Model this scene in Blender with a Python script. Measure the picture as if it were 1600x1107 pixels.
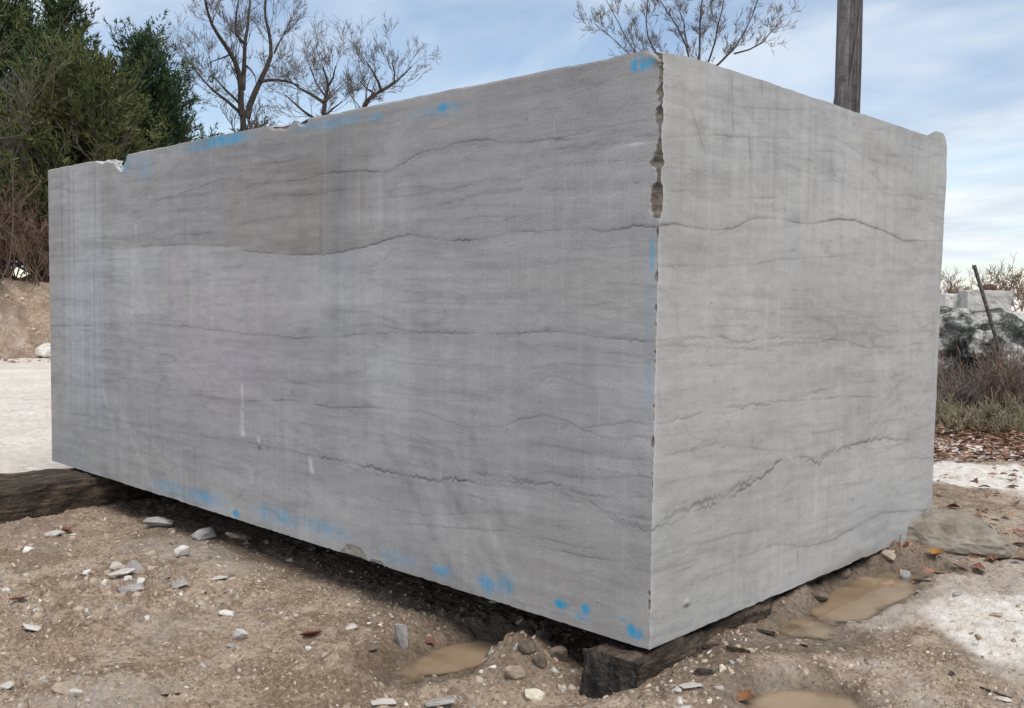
import bpy, bmesh, math, random
import numpy as np
from mathutils import Vector, Matrix, noise as mnoise

for o in list(bpy.data.objects):
    bpy.data.objects.remove(o, do_unlink=True)
scene = bpy.context.scene
COL = scene.collection

# ------------------------------------------------------------------ camera
CAM = np.array([1.7906, -2.5323, 1.3261])
YAW, PITCH, ROLL, FPX = -0.7616, -0.0594, 0.01409, 1526.8
FW = np.array([math.sin(YAW) * math.cos(PITCH), math.cos(YAW) * math.cos(PITCH), math.sin(PITCH)])
_r = np.array([math.cos(YAW), -math.sin(YAW), 0.0])
_u = np.cross(_r, FW)
RT = math.cos(ROLL) * _r + math.sin(ROLL) * _u
UP = np.cross(RT, FW)
cam_data = bpy.data.cameras.new('camera')
cam_data.sensor_width = 36.0
cam_data.lens = FPX / 1600.0 * 36.0
cam_data.clip_start = 0.05
cam_data.clip_end = 6000.0
cam = bpy.data.objects.new('camera', cam_data)
M = Matrix.Identity(4)
for i in range(3):
    M[i][0], M[i][1], M[i][2], M[i][3] = RT[i], UP[i], -FW[i], CAM[i]
cam.matrix_world = M
COL.objects.link(cam)
scene.camera = cam

# ------------------------------------------------------------------ light
SUN_AZ = (0.88, -0.475)
SUN_EL = math.radians(57)
world = bpy.data.worlds.new('World')
scene.world = world
world.use_nodes = True
wn, wl = world.node_tree.nodes, world.node_tree.links
wn.clear()
w_out = wn.new('ShaderNodeOutputWorld')
sky = wn.new('ShaderNodeTexSky')
sky.sky_type = 'NISHITA'
sky.sun_disc = False
sky.sun_elevation = SUN_EL
sky.sun_rotation = math.atan2(SUN_AZ[0], SUN_AZ[1])
sky.air_density = 1.0
sky.dust_density = 0.1
sky.ozone_density = 1.6
bg_sky = wn.new('ShaderNodeBackground')
bg_sky.inputs['Strength'].default_value = 0.066
wl.new(sky.outputs[0], bg_sky.inputs['Color'])
tc = wn.new('ShaderNodeTexCoord')
sep = wn.new('ShaderNodeSeparateXYZ')
wl.new(tc.outputs['Generated'], sep.inputs[0])
def wmath(op, a, b=None):
    n = wn.new('ShaderNodeMath'); n.operation = op
    for k, v in enumerate((a, b)):
        if v is None: continue
        if isinstance(v, (int, float)): n.inputs[k].default_value = v
        else: wl.new(v, n.inputs[k])
    return n.outputs[0]
zc = wmath('ADD', wmath('MAXIMUM', sep.outputs[2], 0.0), 0.16)
comb = wn.new('ShaderNodeCombineXYZ')
wl.new(wmath('DIVIDE', sep.outputs[0], zc), comb.inputs[0])
wl.new(wmath('DIVIDE', sep.outputs[1], zc), comb.inputs[1])
cmap = wn.new('ShaderNodeMapping')
cmap.inputs['Rotation'].default_value = (0, 0, math.radians(38))
cmap.inputs['Scale'].default_value = (1.0, 1.35, 1.0)
cmap.inputs['Location'].default_value = (-9.1, 7.4, 0)
wl.new(comb.outputs[0], cmap.inputs[0])
cn = wn.new('ShaderNodeTexNoise')
cn.inputs['Scale'].default_value = 0.62
cn.inputs['Detail'].default_value = 9
cn.inputs['Roughness'].default_value = 0.52
cn.inputs['Distortion'].default_value = 0.7
wl.new(cmap.outputs[0], cn.inputs['Vector'])
cr = wn.new('ShaderNodeValToRGB')
cr.color_ramp.elements[0].position = 0.40
cr.color_ramp.elements[0].color = (0.16, 0.16, 0.16, 1)
cr.color_ramp.elements[1].position = 0.60
cr.color_ramp.elements[1].color = (0.97, 0.97, 0.97, 1)
wl.new(cn.outputs['Fac'], cr.inputs[0])
cn2 = wn.new('ShaderNodeTexNoise')
cn2.inputs['Scale'].default_value = 1.7
cn2.inputs['Detail'].default_value = 7
wl.new(cmap.outputs[0], cn2.inputs['Vector'])
cr2 = wn.new('ShaderNodeValToRGB')
cr2.color_ramp.elements[0].position = 0.33
cr2.color_ramp.elements[0].color = (0.56, 0.65, 0.79, 1)
cr2.color_ramp.elements[1].position = 0.62
cr2.color_ramp.elements[1].color = (0.93, 0.97, 1.0, 1)
wl.new(cn2.outputs['Fac'], cr2.inputs[0])
bg_cloud = wn.new('ShaderNodeBackground')
bg_cloud.inputs['Strength'].default_value = 0.49
wl.new(cr2.outputs[0], bg_cloud.inputs['Color'])
w_mix = wn.new('ShaderNodeMixShader')
wl.new(cr.outputs[0], w_mix.inputs[0])
wl.new(bg_sky.outputs[0], w_mix.inputs[1])
wl.new(bg_cloud.outputs[0], w_mix.inputs[2])
wl.new(w_mix.outputs[0], w_out.inputs['Surface'])

sun_data = bpy.data.lights.new('sun', 'SUN')
sun_data.energy = 1.5
sun_data.angle = math.radians(28)
sun_data.color = (1.0, 0.95, 0.88)
sun = bpy.data.objects.new('sun', sun_data)
_n = math.hypot(*SUN_AZ)
sd = Vector((SUN_AZ[0] / _n * math.cos(SUN_EL), SUN_AZ[1] / _n * math.cos(SUN_EL), math.sin(SUN_EL)))
sun.rotation_euler = sd.to_track_quat('Z', 'Y').to_euler()
sun.location = (10, 4, 20)
COL.objects.link(sun)

scene.view_settings.view_transform = 'Standard'
scene.view_settings.look = 'None'
scene.view_settings.exposure = 1.1
scene.view_settings.gamma = 1.0
scene.view_settings.use_curve_mapping = False
scene.render.engine = 'CYCLES'
scene.cycles.use_denoising = True
scene.cycles.max_bounces = 6
scene.cycles.filter_width = 1.5

# ------------------------------------------------------------------ helpers
def sstep(x, a, b):
    t = np.clip((np.asarray(x, float) - a) / (b - a), 0, 1)
    return t * t * (3 - 2 * t)

def _hash(ix, iy, seed):
    h = (ix.astype(np.int64) * 374761393 + iy.astype(np.int64) * 668265263 + seed * 974634777) & 0xFFFFFFFF
    h = ((h ^ (h >> 13)) * 1274126177) & 0xFFFFFFFF
    h = ((h ^ (h >> 16)) * 2246822519) & 0xFFFFFFFF
    return ((h ^ (h >> 15)) & 0xFFFFFF) / float(0xFFFFFF)

def vnoise(x, y, seed=0):
    x = np.asarray(x, float); y = np.asarray(y, float)
    x, y = np.broadcast_arrays(x, y)
    ix, iy = np.floor(x), np.floor(y)
    fx, fy = x - ix, y - iy
    fx = fx * fx * fx * (fx * (fx * 6 - 15) + 10); fy = fy * fy * fy * (fy * (fy * 6 - 15) + 10)
    a = _hash(ix, iy, seed); b = _hash(ix + 1, iy, seed)
    c = _hash(ix, iy + 1, seed); d = _hash(ix + 1, iy + 1, seed)
    return (a + (b - a) * fx + (c - a) * fy + (a - b - c + d) * fx * fy) * 2 - 1

def fbm(x, y, seed=0, octv=4, gain=0.5):
    s, a, t = 0.0, 1.0, 0.0
    for k in range(octv):
        s = s + a * vnoise(np.asarray(x) * 2.03 ** k + 17.3 * k, np.asarray(y) * 2.03 ** k - 9.1 * k, seed + k)
        t += a; a *= gain
    return s / t

def ray(px, py):
    return FW + (px - 800) / FPX * RT - (py - 553.5) / FPX * UP

def np_mesh(name, verts, faces, mats, colors=None, mask=None, smooth=False, parent=None):
    """one mesh object from arrays; faces is an (n,k) array or a list of such arrays"""
    me = bpy.data.meshes.new(name)
    fl = faces if isinstance(faces, list) else [faces]
    fl = [np.asarray(f, np.int32) for f in fl if len(f)]
    loops = np.concatenate([f.ravel() for f in fl])
    tot = np.concatenate([np.full(len(f), f.shape[1], np.int32) for f in fl])
    start = np.concatenate([[0], np.cumsum(tot)[:-1]]).astype(np.int32)
    me.vertices.add(len(verts)); me.loops.add(len(loops)); me.polygons.add(len(tot))
    me.vertices.foreach_set('co', np.ascontiguousarray(verts, np.float32).ravel())
    me.loops.foreach_set('vertex_index', loops)
    me.polygons.foreach_set('loop_start', start)
    if smooth: me.polygons.foreach_set('use_smooth', np.ones(len(tot), bool))
    for nm, arr in (('Col', colors), ('Mask', mask)):
        if arr is not None:
            at = me.attributes.new(nm, 'FLOAT_COLOR', 'POINT')
            c4 = np.ones((len(verts), 4), np.float32); c4[:, :3] = arr
            at.data.foreach_set('color', c4.ravel())
    me.update(calc_edges=True); me.validate()
    for m in (mats if isinstance(mats, (list, tuple)) else [mats]): me.materials.append(m)
    ob = bpy.data.objects.new(name, me)
    COL.objects.link(ob)
    if parent is not None: ob.parent = parent
    return ob

def tag(o, label=None, cat=None, group=None, kind=None):
    if label: o['label'] = label
    if cat: o['category'] = cat
    if group: o['group'] = group
    if kind: o['kind'] = kind
    return o

def empty(name, loc=(0, 0, 0)):
    o = bpy.data.objects.new(name, None)
    o.empty_display_size = 0.2
    o.location = loc
    COL.objects.link(o)
    return o

# ------------------------------------------------------------------ materials
class NT:
    def __init__(self, name):
        self.m = bpy.data.materials.new(name); self.m.use_nodes = True
        self.n, self.l = self.m.node_tree.nodes, self.m.node_tree.links
        self.b = self.n['Principled BSDF']
        self.b.inputs['Specular IOR Level'].default_value = 0.25
        self.b.inputs['Roughness'].default_value = 0.85
        self._pos = None
    def put(self, sock, v):
        if isinstance(v, (int, float)): sock.default_value = v
        elif isinstance(v, (tuple, list)): sock.default_value = tuple(v) + ((1,) if len(v) == 3 and sock.type == 'RGBA' else ())
        else: self.l.new(v, sock)
    def attr(self, name):
        a = self.n.new('ShaderNodeAttribute'); a.attribute_name = name; return a.outputs['Color']
    def pos(self, scale=(1, 1, 1), rot=(0, 0, 0)):
        t = self.n.new('ShaderNodeTexCoord')
        mp = self.n.new('ShaderNodeMapping'); mp.inputs['Scale'].default_value = scale; mp.inputs['Rotation'].default_value = rot
        self.l.new(t.outputs['Object'], mp.inputs[0]); return mp.outputs[0]
    def noise(self, scale, detail=4, rough=0.55, vec=None, dist=0.0):
        t = self.n.new('ShaderNodeTexNoise'); t.inputs['Scale'].default_value = scale
        t.inputs['Detail'].default_value = detail; t.inputs['Roughness'].default_value = rough; t.inputs['Distortion'].default_value = dist
        self.l.new(vec if vec is not None else self.pos(), t.inputs['Vector']); return t.outputs['Fac']
    def voronoi(self, scale, vec=None, out='Color', feature='F1'):
        t = self.n.new('ShaderNodeTexVoronoi'); t.inputs['Scale'].default_value = scale; t.feature = feature
        self.l.new(vec if vec is not None else self.pos(), t.inputs['Vector']); return t.outputs[out]
    def ramp(self, v, stops):
        r = self.n.new('ShaderNodeValToRGB'); self.l.new(v, r.inputs[0])
        e = r.color_ramp.elements
        while len(e) < len(stops): e.new(0.5)
        for k, (p, c) in enumerate(stops):
            e[k].position = p; e[k].color = (c, c, c, 1) if isinstance(c, (int, float)) else tuple(c) + (1,)
        return r.outputs[0]
    def mix(self, f, a, b, mode='MIX'):
        x = self.n.new('ShaderNodeMix'); x.data_type = 'RGBA'; x.blend_type = mode
        self.put(x.inputs['Factor'], f); self.put(x.inputs['A'], a); self.put(x.inputs['B'], b)
        return x.outputs['Result']
    def math(self, op, a, b=0.0):
        x = self.n.new('ShaderNodeMath'); x.operation = op; self.put(x.inputs[0], a); self.put(x.inputs[1], b); return x.outputs[0]
    def sep(self, c):
        s = self.n.new('ShaderNodeSeparateColor'); self.l.new(c, s.inputs[0]); return s.outputs
    def color(self, c): self.put(self.b.inputs['Base Color'], c)
    def rough(self, c): self.put(self.b.inputs['Roughness'], c)
    def bump(self, h, strength, dist):
        x = self.n.new('ShaderNodeBump'); x.inputs['Strength'].default_value = strength; x.inputs['Distance'].default_value = dist
        self.l.new(h, x.inputs['Height']); self.l.new(x.outputs[0], self.b.inputs['Normal'])

# sawn grey limestone: bedding, seams and spray paint come from the mesh attribute, grain from noise
m = NT('sawn_limestone')
c = m.attr('Col')
g1 = m.noise(170, 4, 0.75)
g2 = m.noise(17, 6, 0.7, m.pos((0.7, 0.7, 1.5)))
saw = m.noise(45, 4, 0.65, m.pos((1.0, 1.0, 0.05)))
sawk = m.ramp(m.noise(1.3, 3, 0.5), [(0.5, 0.0), (0.66, 1.0)])
bed = m.noise(7, 6, 0.68, m.pos((0.28, 0.28, 1.5)), 1.1)
f = m.ramp(g1, [(0.30, 0.84), (0.5, 1.0), (0.70, 1.14)])
line = m.noise(110, 2, 0.5, m.pos((1.0, 1.0, 0.018)))
linek = m.math('MULTIPLY', m.ramp(line, [(0.60, 0.0), (0.70, 1.0)]), m.ramp(m.noise(2.3, 4, 0.6), [(0.48, 0.0), (0.60, 0.55)]))
c = m.mix(linek, c, m.mix(1.0, c, (1.22, 1.22, 1.24), 'MULTIPLY'))
pitd = m.voronoi(55, None, 'Distance')
pitk = m.math('MULTIPLY', m.ramp(pitd, [(0.05, 1.0), (0.13, 0.0)]), m.ramp(m.noise(4, 4, 0.6), [(0.52, 0.0), (0.64, 0.55)]))
c = m.mix(pitk, c, (0.13, 0.125, 0.12))
c = m.mix(1.0, c, f, 'MULTIPLY')
c = m.mix(1.0, c, m.ramp(g2, [(0.28, 0.88), (0.5, 1.0), (0.72, 1.10)]), 'MULTIPLY')
c = m.mix(1.0, c, m.mix(sawk, (1, 1, 1), m.ramp(saw, [(0.3, 0.90), (0.7, 1.09)])), 'MULTIPLY')
c = m.mix(1.0, c, m.ramp(bed, [(0.28, 0.86), (0.5, 1.0), (0.72, 1.09)]), 'MULTIPLY')
m.color(c); m.rough(0.88)
hb = m.math('ADD', m.math('MULTIPLY', g1, 0.6), m.math('MULTIPLY', saw, 0.5))
m.bump(hb, 0.6, 0.006)
M_BLOCK = m.m

# tan quarry dirt; Mask = (white dust, wet mud and darker ground, leaf mould)
m = NT('quarry_dirt')
mk = m.sep(m.attr('Mask'))
n1 = m.noise(1.6, 6, 0.6); n2 = m.noise(16, 6, 0.65); n3 = m.noise(62, 5, 0.7); n4 = m.noise(240, 3, 0.7)
c = m.ramp(n1, [(0.3, (0.34, 0.245, 0.17)), (0.5, (0.44, 0.335, 0.248)), (0.7, (0.50, 0.40, 0.305))])
n5 = m.noise(3.6, 6, 0.7, None, 0.6)
c = m.mix(m.ramp(n5, [(0.47, 0.0), (0.58, 0.8)]), c, (0.21, 0.142, 0.092))
c = m.mix(m.ramp(n2, [(0.48, 0.0), (0.66, 0.75)]), c, (0.20, 0.14, 0.096))
c = m.mix(m.ramp(n3, [(0.53, 0.0), (0.68, 0.7)]), c, (0.60, 0.50, 0.40))
c = m.mix(m.ramp(n3, [(0.34, 0.95), (0.47, 0.0)]), c, (0.13, 0.088, 0.06))  # dark spots paint the shade in crevices between clumps
c = m.mix(m.ramp(n4, [(0.63, 0.0), (0.75, 0.75)]), c, (0.48, 0.41, 0.335))
pale = m.ramp(n2, [(0.3, (0.68, 0.59, 0.49)), (0.55, (0.84, 0.785, 0.71)), (0.75, (0.87, 0.84, 0.80))])
pale = m.mix(m.ramp(n3, [(0.62, 0.0), (0.74, 0.6)]), pale, (0.33, 0.25, 0.19))
pf = m.math('MULTIPLY', mk[0], m.ramp(n2, [(0.25, 0.75), (0.6, 1.0)]))
c = m.mix(pf, c, pale)
c = m.mix(m.math('MULTIPLY', mk[2], 0.85), c, m.ramp(n2, [(0.35, (0.10, 0.05, 0.028)), (0.65, (0.22, 0.125, 0.075))]))
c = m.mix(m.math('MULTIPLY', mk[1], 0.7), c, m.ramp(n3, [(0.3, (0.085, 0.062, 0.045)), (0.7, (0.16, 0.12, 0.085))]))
m.color(c)
m.rough(m.math('SUBTRACT', 0.92, m.math('MULTIPLY', mk[1], 0.55)))
hb = m.math('ADD', m.math('MULTIPLY', n2, 1.0), m.math('ADD', m.math('MULTIPLY', n3, 0.42), m.math('MULTIPLY', n4, 0.14)))
m.bump(hb, 1.0, 0.03)
M_GROUND = m.m

def stone_mat(name, lo, hi, spots=(0.12, 0.10, 0.08), sp=0.25, scale=14, attr=False):
    m = NT(name)
    n1 = m.noise(scale, 6, 0.65); n2 = m.noise(scale * 7, 4, 0.7)
    if attr: c = m.mix(1.0, m.attr('Col'), m.ramp(n1, [(0.3, 0.8), (0.7, 1.2)]), 'MULTIPLY')
    else: c = m.ramp(n1, [(0.3, lo), (0.7, hi)])
    c = m.mix(m.ramp(n2, [(0.56, 0.0), (0.72, sp)]), c, spots)
    m.color(c); m.rough(0.9)
    m.bump(m.math('ADD', n1, m.math('MULTIPLY', n2, 0.4)), 0.6, 0.12 / scale)
    return m.m
M_ROCK = {
    'grey': stone_mat('grey_limestone_chip', (0.22, 0.205, 0.19), (0.42, 0.405, 0.385), (0.26, 0.2, 0.145), 0.7),
    'white': stone_mat('white_limestone_chip', (0.52, 0.48, 0.43), (0.78, 0.76, 0.72), (0.40, 0.32, 0.23), 0.6),
    'tan': stone_mat('tan_clod', (0.25, 0.19, 0.14), (0.45, 0.37, 0.29), (0.14, 0.1, 0.07), 0.6, 30),
    'pale': stone_mat('pale_grey_chip', (0.38, 0.345, 0.30), (0.60, 0.57, 0.53), (0.32, 0.25, 0.18), 0.7),
    'dark': stone_mat('dark_wet_clod', (0.08, 0.062, 0.047), (0.22, 0.175, 0.135), (0.05, 0.04, 0.03), 0.6, 30),
    'slab': stone_mat('tan_grey_slab', (0.17, 0.145, 0.115), (0.36, 0.32, 0.265), (0.10, 0.08, 0.06), 0.4, 9),
    'cream': stone_mat('cream_chunk', (0.50, 0.44, 0.34), (0.74, 0.69, 0.58), (0.3, 0.22, 0.14), 0.35),
    'rust': stone_mat('rust_brown_rock', (0.06, 0.03, 0.024), (0.13, 0.06, 0.045)),
    'far': stone_mat('far_white_block', (0.34, 0.33, 0.31), (0.60, 0.59, 0.57), (0.2, 0.19, 0.18), 0.5, 2.2),
    'fargrey': stone_mat('far_grey_block', (0.27, 0.265, 0.25), (0.47, 0.46, 0.44), (0.14, 0.13, 0.12), 0.5, 2.2),
}
m = NT('lichened_boulder')
n1 = m.noise(3.2, 6, 0.7); n2 = m.noise(14, 5, 0.7)
c = m.ramp(n1, [(0.42, (0.020, 0.021, 0.019)), (0.50, (0.10, 0.10, 0.092)), (0.60, (0.46, 0.45, 0.42))])
c = m.mix(m.ramp(n2, [(0.5, 0.0), (0.66, 0.8)]), c, (0.045, 0.047, 0.043))
m.color(c); m.rough(0.9); m.bump(m.math('ADD', n1, m.math('MULTIPLY', n2, 0.5)), 0.9, 0.06)
M_BOULDER = m.m
M_GRAVEL = stone_mat('gravel', None, None, (0.2, 0.15, 0.1), 0.2, 60, True)

m = NT('muddy_water')
n1 = m.noise(3.0, 4, 0.6)
m.color(m.ramp(n1, [(0.3, (0.23, 0.16, 0.098)), (0.7, (0.37, 0.275, 0.18))]))
m.rough(0.04); m.b.inputs['IOR'].default_value = 1.33; m.b.inputs['Specular IOR Level'].default_value = 0.9
m.bump(m.noise(7, 3, 0.5), 0.03, 0.004)
m.put(m.b.inputs['Alpha'], m.sep(m.attr('Mask'))[0])
M_WATER = m.m

def wood_mat(name, lo, mid, hi, stretch, scale=22):
    m = NT(name)
    gr = m.noise(scale, 5, 0.7, m.pos(stretch), 0.3); n2 = m.noise(7, 5, 0.6); n3 = m.noise(60, 3, 0.6)
    c = m.ramp(gr, [(0.32, lo), (0.5, mid), (0.7, hi)])
    c = m.mix(m.ramp(n2, [(0.45, 0.0), (0.7, 0.6)]), c, lo)
    m.color(c); m.rough(0.9)
    m.bump(m.math('ADD', gr, m.math('MULTIPLY', n3, 0.6)), 1.0, 0.03)
    return m.m
M_TIMBER = wood_mat('weathered_timber', (0.020, 0.015, 0.012), (0.068, 0.050, 0.036), (0.19, 0.145, 0.105), (1, 0.16, 1), 26)
M_TIMBER_END = wood_mat('shaded_timber_end_grain', (0.012, 0.011, 0.010), (0.04, 0.035, 0.031), (0.095, 0.083, 0.072), (1, 1, 0.35))  # end grain, its colour darkened to paint the shade under the overhang
M_POLE = wood_mat('grey_pole_wood', (0.03, 0.025, 0.024), (0.15, 0.14, 0.138), (0.30, 0.29, 0.29), (1, 1, 0.03), 13)
def bark_mat(name, lo, hi):
    m = NT(name); n1 = m.noise(6, 5, 0.7)
    m.color(m.ramp(n1, [(0.3, lo), (0.7, hi)])); m.rough(0.95); return m.m
M_BARK = bark_mat('dark_bark', (0.022, 0.018, 0.016), (0.07, 0.058, 0.05))
M_TWIG = bark_mat('winter_twig', (0.07, 0.057, 0.05), (0.17, 0.14, 0.12))
M_TWIG_BROWN = bark_mat('russet_twig', (0.10, 0.062, 0.046), (0.26, 0.18, 0.135))
M_TWIG_GREY = bark_mat('mauve_grey_twig', (0.10, 0.085, 0.078), (0.25, 0.215, 0.195))
M_TWIG_TAN = bark_mat('dry_weed_stem', (0.15, 0.13, 0.08), (0.36, 0.31, 0.21))
m = NT('cedar_foliage')
m.color(m.attr('Col')); m.rough(0.8)
M_CEDAR = m.m
m = NT('dead_leaf'); m.color(m.mix(1.0, m.attr('Col'), m.ramp(m.noise(90, 3), [(0.3, 0.7), (0.7, 1.25)]), 'MULTIPLY')); m.rough(0.75); M_LEAF = m.m
m = NT('rusty_pipe'); m.color(m.ramp(m.noise(30, 4), [(0.35, (0.055, 0.05, 0.045)), (0.7, (0.16, 0.145, 0.13))])); m.rough(0.6); m.b.inputs['Metallic'].default_value = 0.4; M_ROD = m.m

# ------------------------------------------------------------------ ground
ZB, BL, BW, BH = 0.20, 4.793, 2.417, 1.90      # block underside height, length, width, height

def plane_at(px, py, z):
    d = ray(px, py); t = (z - CAM[2]) / d[2]
    return CAM + t * d

PUDDLES = []   # centre xy, unit axis xy, half length, half width, level
for (a, b, hw, lev) in (((630, 1062), (790, 995), 0.15, -0.035), ((1245, 985), (1436, 893), 0.155, 0.115), ((1165, 1112), (1330, 1098), 0.13, 0.075)):
    A, B = plane_at(*a, lev)[:2], plane_at(*b, lev)[:2]
    ax = (B - A); hl = np.linalg.norm(ax) / 2
    PUDDLES.append(((A + B) / 2, ax / (2 * hl), hl, hw, lev))

def puddle_q(x, y, P):
    c, e, hl, hw, lev = P
    dx, dy = x - c[0], y - c[1]
    q = np.sqrt(((dx * e[0] + dy * e[1]) / hl) ** 2 + ((-dx * e[1] + dy * e[0]) / hw) ** 2)
    return np.maximum(0, q + 0.38 * fbm(np.asarray(x) * 6.5, np.asarray(y) * 6.5, 81, 3) * np.minimum(q, 1.5))

def ground_h(x, y, fine=True):
    x = np.asarray(x, float); y = np.asarray(y, float)
    side = sstep(x + np.maximum(0, y - 2.5) * 3.0, -0.22, 0.03)
    h = 0.075 * side * sstep(y, -0.9, -0.1) + 0.085 * side * sstep(y, 0.1, 1.25)
    h = h - 0.03 * sstep(-x, 2.5, 4.0) * sstep(y, -3.0, -0.5)
    h = h + 0.060 * np.exp(-((x + 0.02) / 0.13) ** 2) * sstep(y, 0.5, 1.0) * (1 - sstep(y, 2.35, 2.6)) * (0.85 + 0.3 * vnoise(x * 7, y * 7, 3))
    h = h + 0.085 * np.exp(-(((x + 0.52) / 0.17) ** 2 + ((y - 0.0) / 0.14) ** 2))
    h = h + 0.03 * np.exp(-(((x + 2.9) / 0.9) ** 2 + ((y + 0.35) / 0.5) ** 2))
    r = np.hypot(x - CAM[0], y - CAM[1])
    near = 1 - sstep(r, 25, 60)
    h = h + 0.022 * fbm(x * 0.9, y * 0.9, 11, 3) * near + 0.016 * fbm(x * 2.6, y * 2.6, 13, 2) * near
    h = h + 0.15 * fbm(x * 0.03, y * 0.03, 5, 2) * sstep(r, 25, 60)
    if fine:
        inner = 1 - sstep(r, 9, 22)
        rough = 0.5 + 0.5 * sstep(fbm(x * 1.3, y * 1.3, 31, 2), -0.3, 0.4)
        h = h + inner * rough * (0.020 * fbm(x * 4.5, y * 4.5, 21, 3) + 0.032 * np.abs(fbm(x * 12, y * 12, 41, 3)) + 0.016 * np.abs(fbm(x * 30, y * 30, 51, 2)) + 0.006 * vnoise(x * 75, y * 75, 55))
        # shallow wheel ruts along the front
        d = (x * 0.35 - y * 0.94)
        h = h - 0.012 * np.exp(-((d - 0.95 + 0.06 * vnoise(x * 1.5, y * 1.5, 8)) / 0.07) ** 2) * near
    under = sstep(-x, -0.02, 0.05) * sstep(y, -0.02, 0.05) * (1 - sstep(y, 2.36, 2.43)) * (1 - sstep(-x, 4.75, 4.82))
    for P in PUDDLES:
        k = 1 - sstep(puddle_q(x, y, P), 0.6, 1.5)
        bed = P[4] - 0.02 + 0.010 * fbm(x * 9, y * 9, 61, 3)
        h = h * (1 - k) + bed * k
        q_ = puddle_q(x, y, P)
        rim = P[4] - 0.004 + 0.022 * sstep(q_, 1.05, 1.6) + 0.006 * vnoise(x * 25, y * 25, 83)
        h = h + np.maximum(0, rim - h) * sstep(q_, 1.0, 1.1) * (1 - sstep(q_, 1.7, 2.8))
    h = np.where(under > 0.5, np.minimum(h, 0.185), h)
    return h

def ground_at(px, py):
    z = 0.05
    for _ in range(25):
        p = plane_at(px, py, z); z = 0.5 * z + 0.5 * float(ground_h(p[0], p[1]))
    p = plane_at(px, py, z)
    return np.array([p[0], p[1], float(ground_h(p[0], p[1]))])

heading = math.atan2(FW[1], FW[0])
radii = np.concatenate([np.linspace(0.05, 1.7, 14)[:-1], np.geomspace(1.7, 7, 560)[:-1], np.geomspace(7, 12, 70)[:-1], np.geomspace(12, 40, 110)[:-1], np.geomspace(40, 2500, 60)])
ang = np.concatenate([np.linspace(-0.54, 0.54, 450), np.linspace(0.56, 2 * math.pi - 0.56, 62)[1:-1]]) + heading
RR, AA = np.meshgrid(radii, ang, indexing='ij')
GX, GY = CAM[0] + RR * np.cos(AA), CAM[1] + RR * np.sin(AA)
GZ = ground_h(GX, GY)
nr, na = RR.shape
idx = np.arange(nr * na).reshape(nr, na)
nxt = np.roll(idx, -1, axis=1)
quads = np.stack([idx[:-1], idx[1:], nxt[1:], nxt[:-1]], -1).reshape(-1, 4)
gv = np.stack([GX, GY, GZ], -1).reshape(-1, 3)
gx, gy = gv[:, 0], gv[:, 1]
gr = np.hypot(gx - CAM[0], gy - CAM[1])
nz = fbm(gx * 1.7, gy * 1.7, 71, 4)
nz2 = fbm(gx * 0.5, gy * 2.2, 73, 4)
nz3 = fbm(gx * 6, gy * 6, 75, 3)
pale = 1.0 * sstep(1 - np.hypot((gx - 0.78) / 0.42, (gy - 1.28) / 0.42) + 0.35 * nz + 0.15 * nz3, -0.05, 0.3)
pale = np.maximum(pale, sstep(-gx, 4.9, 6.0) * (0.80 + 0.2 * nz + 0.22 * fbm(gx * 1.6, gy * 0.35, 77, 4)) * sstep(gy, -3.5, -1.0))
right_far = sstep(gx + gy * 0.4, -0.5, 1.2) * sstep(gy + 0.3 * nz, 2.9, 3.5)
pale = np.maximum(pale, right_far * (1 - sstep(gy, 5.6, 6.3)) * sstep(nz2 + 0.5 * nz3, -0.40, 0.05))
pale = np.maximum(pale, sstep(gr, 16, 22) * 0.85)
pale = np.maximum(pale, 0.42 * sstep(gx, 0.1, 0.35) * sstep(nz + 0.4 * nz3, -0.35, 0.25) * (1 - sstep(gr, 6, 8)))
pale = np.maximum(pale, 0.32 * sstep(-gx - gy, 1.2, 2.8) * sstep(nz, 0.0, 0.5) * (gy < 0))
mud = np.zeros(len(gv))
for P in PUDDLES:
    mud = np.maximum(mud, 1 - sstep(puddle_q(gx, gy, P) + 0.5 * nz3, 1.0, 2.0))
mud = np.maximum(mud, 0.9 * np.exp(-(((gx + 0.52) / 0.3) ** 2 + ((gy - 0.02) / 0.22) ** 2)))
mud = np.maximum(mud, 0.45 * sstep(nz + 0.3 * nz3, 0.05, 0.5) * (1 - sstep(gr, 6, 9)))
mud = np.maximum(mud, 0.75 * sstep(gy + 0.16 * nz + 0.10 * nz3, -0.22, 0.06) * (gx < 0.15) * (gx > -4.7) * (gy < 2.4))  # darker ground under the block and along its long face
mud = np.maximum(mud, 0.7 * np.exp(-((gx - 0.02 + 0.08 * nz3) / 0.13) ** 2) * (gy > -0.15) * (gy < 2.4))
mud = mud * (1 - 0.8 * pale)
leaf = sstep(gx + gy * 0.4, -0.9, 0.6) * sstep(gy + 0.8 * nz, 5.5, 6.3) * (1 - sstep(gr, 14.5, 18))
leaf = np.maximum(leaf, 0.45 * sstep(-gx, 2.7, 3.4) * (1 - sstep(-gx, 4.2, 4.9)) * sstep(gy, -1.3, -0.7) * (gy < 0) * sstep(nz, -0.2, 0.4))
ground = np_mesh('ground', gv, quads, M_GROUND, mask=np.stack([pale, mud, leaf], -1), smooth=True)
tag(ground, kind='structure')

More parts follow.
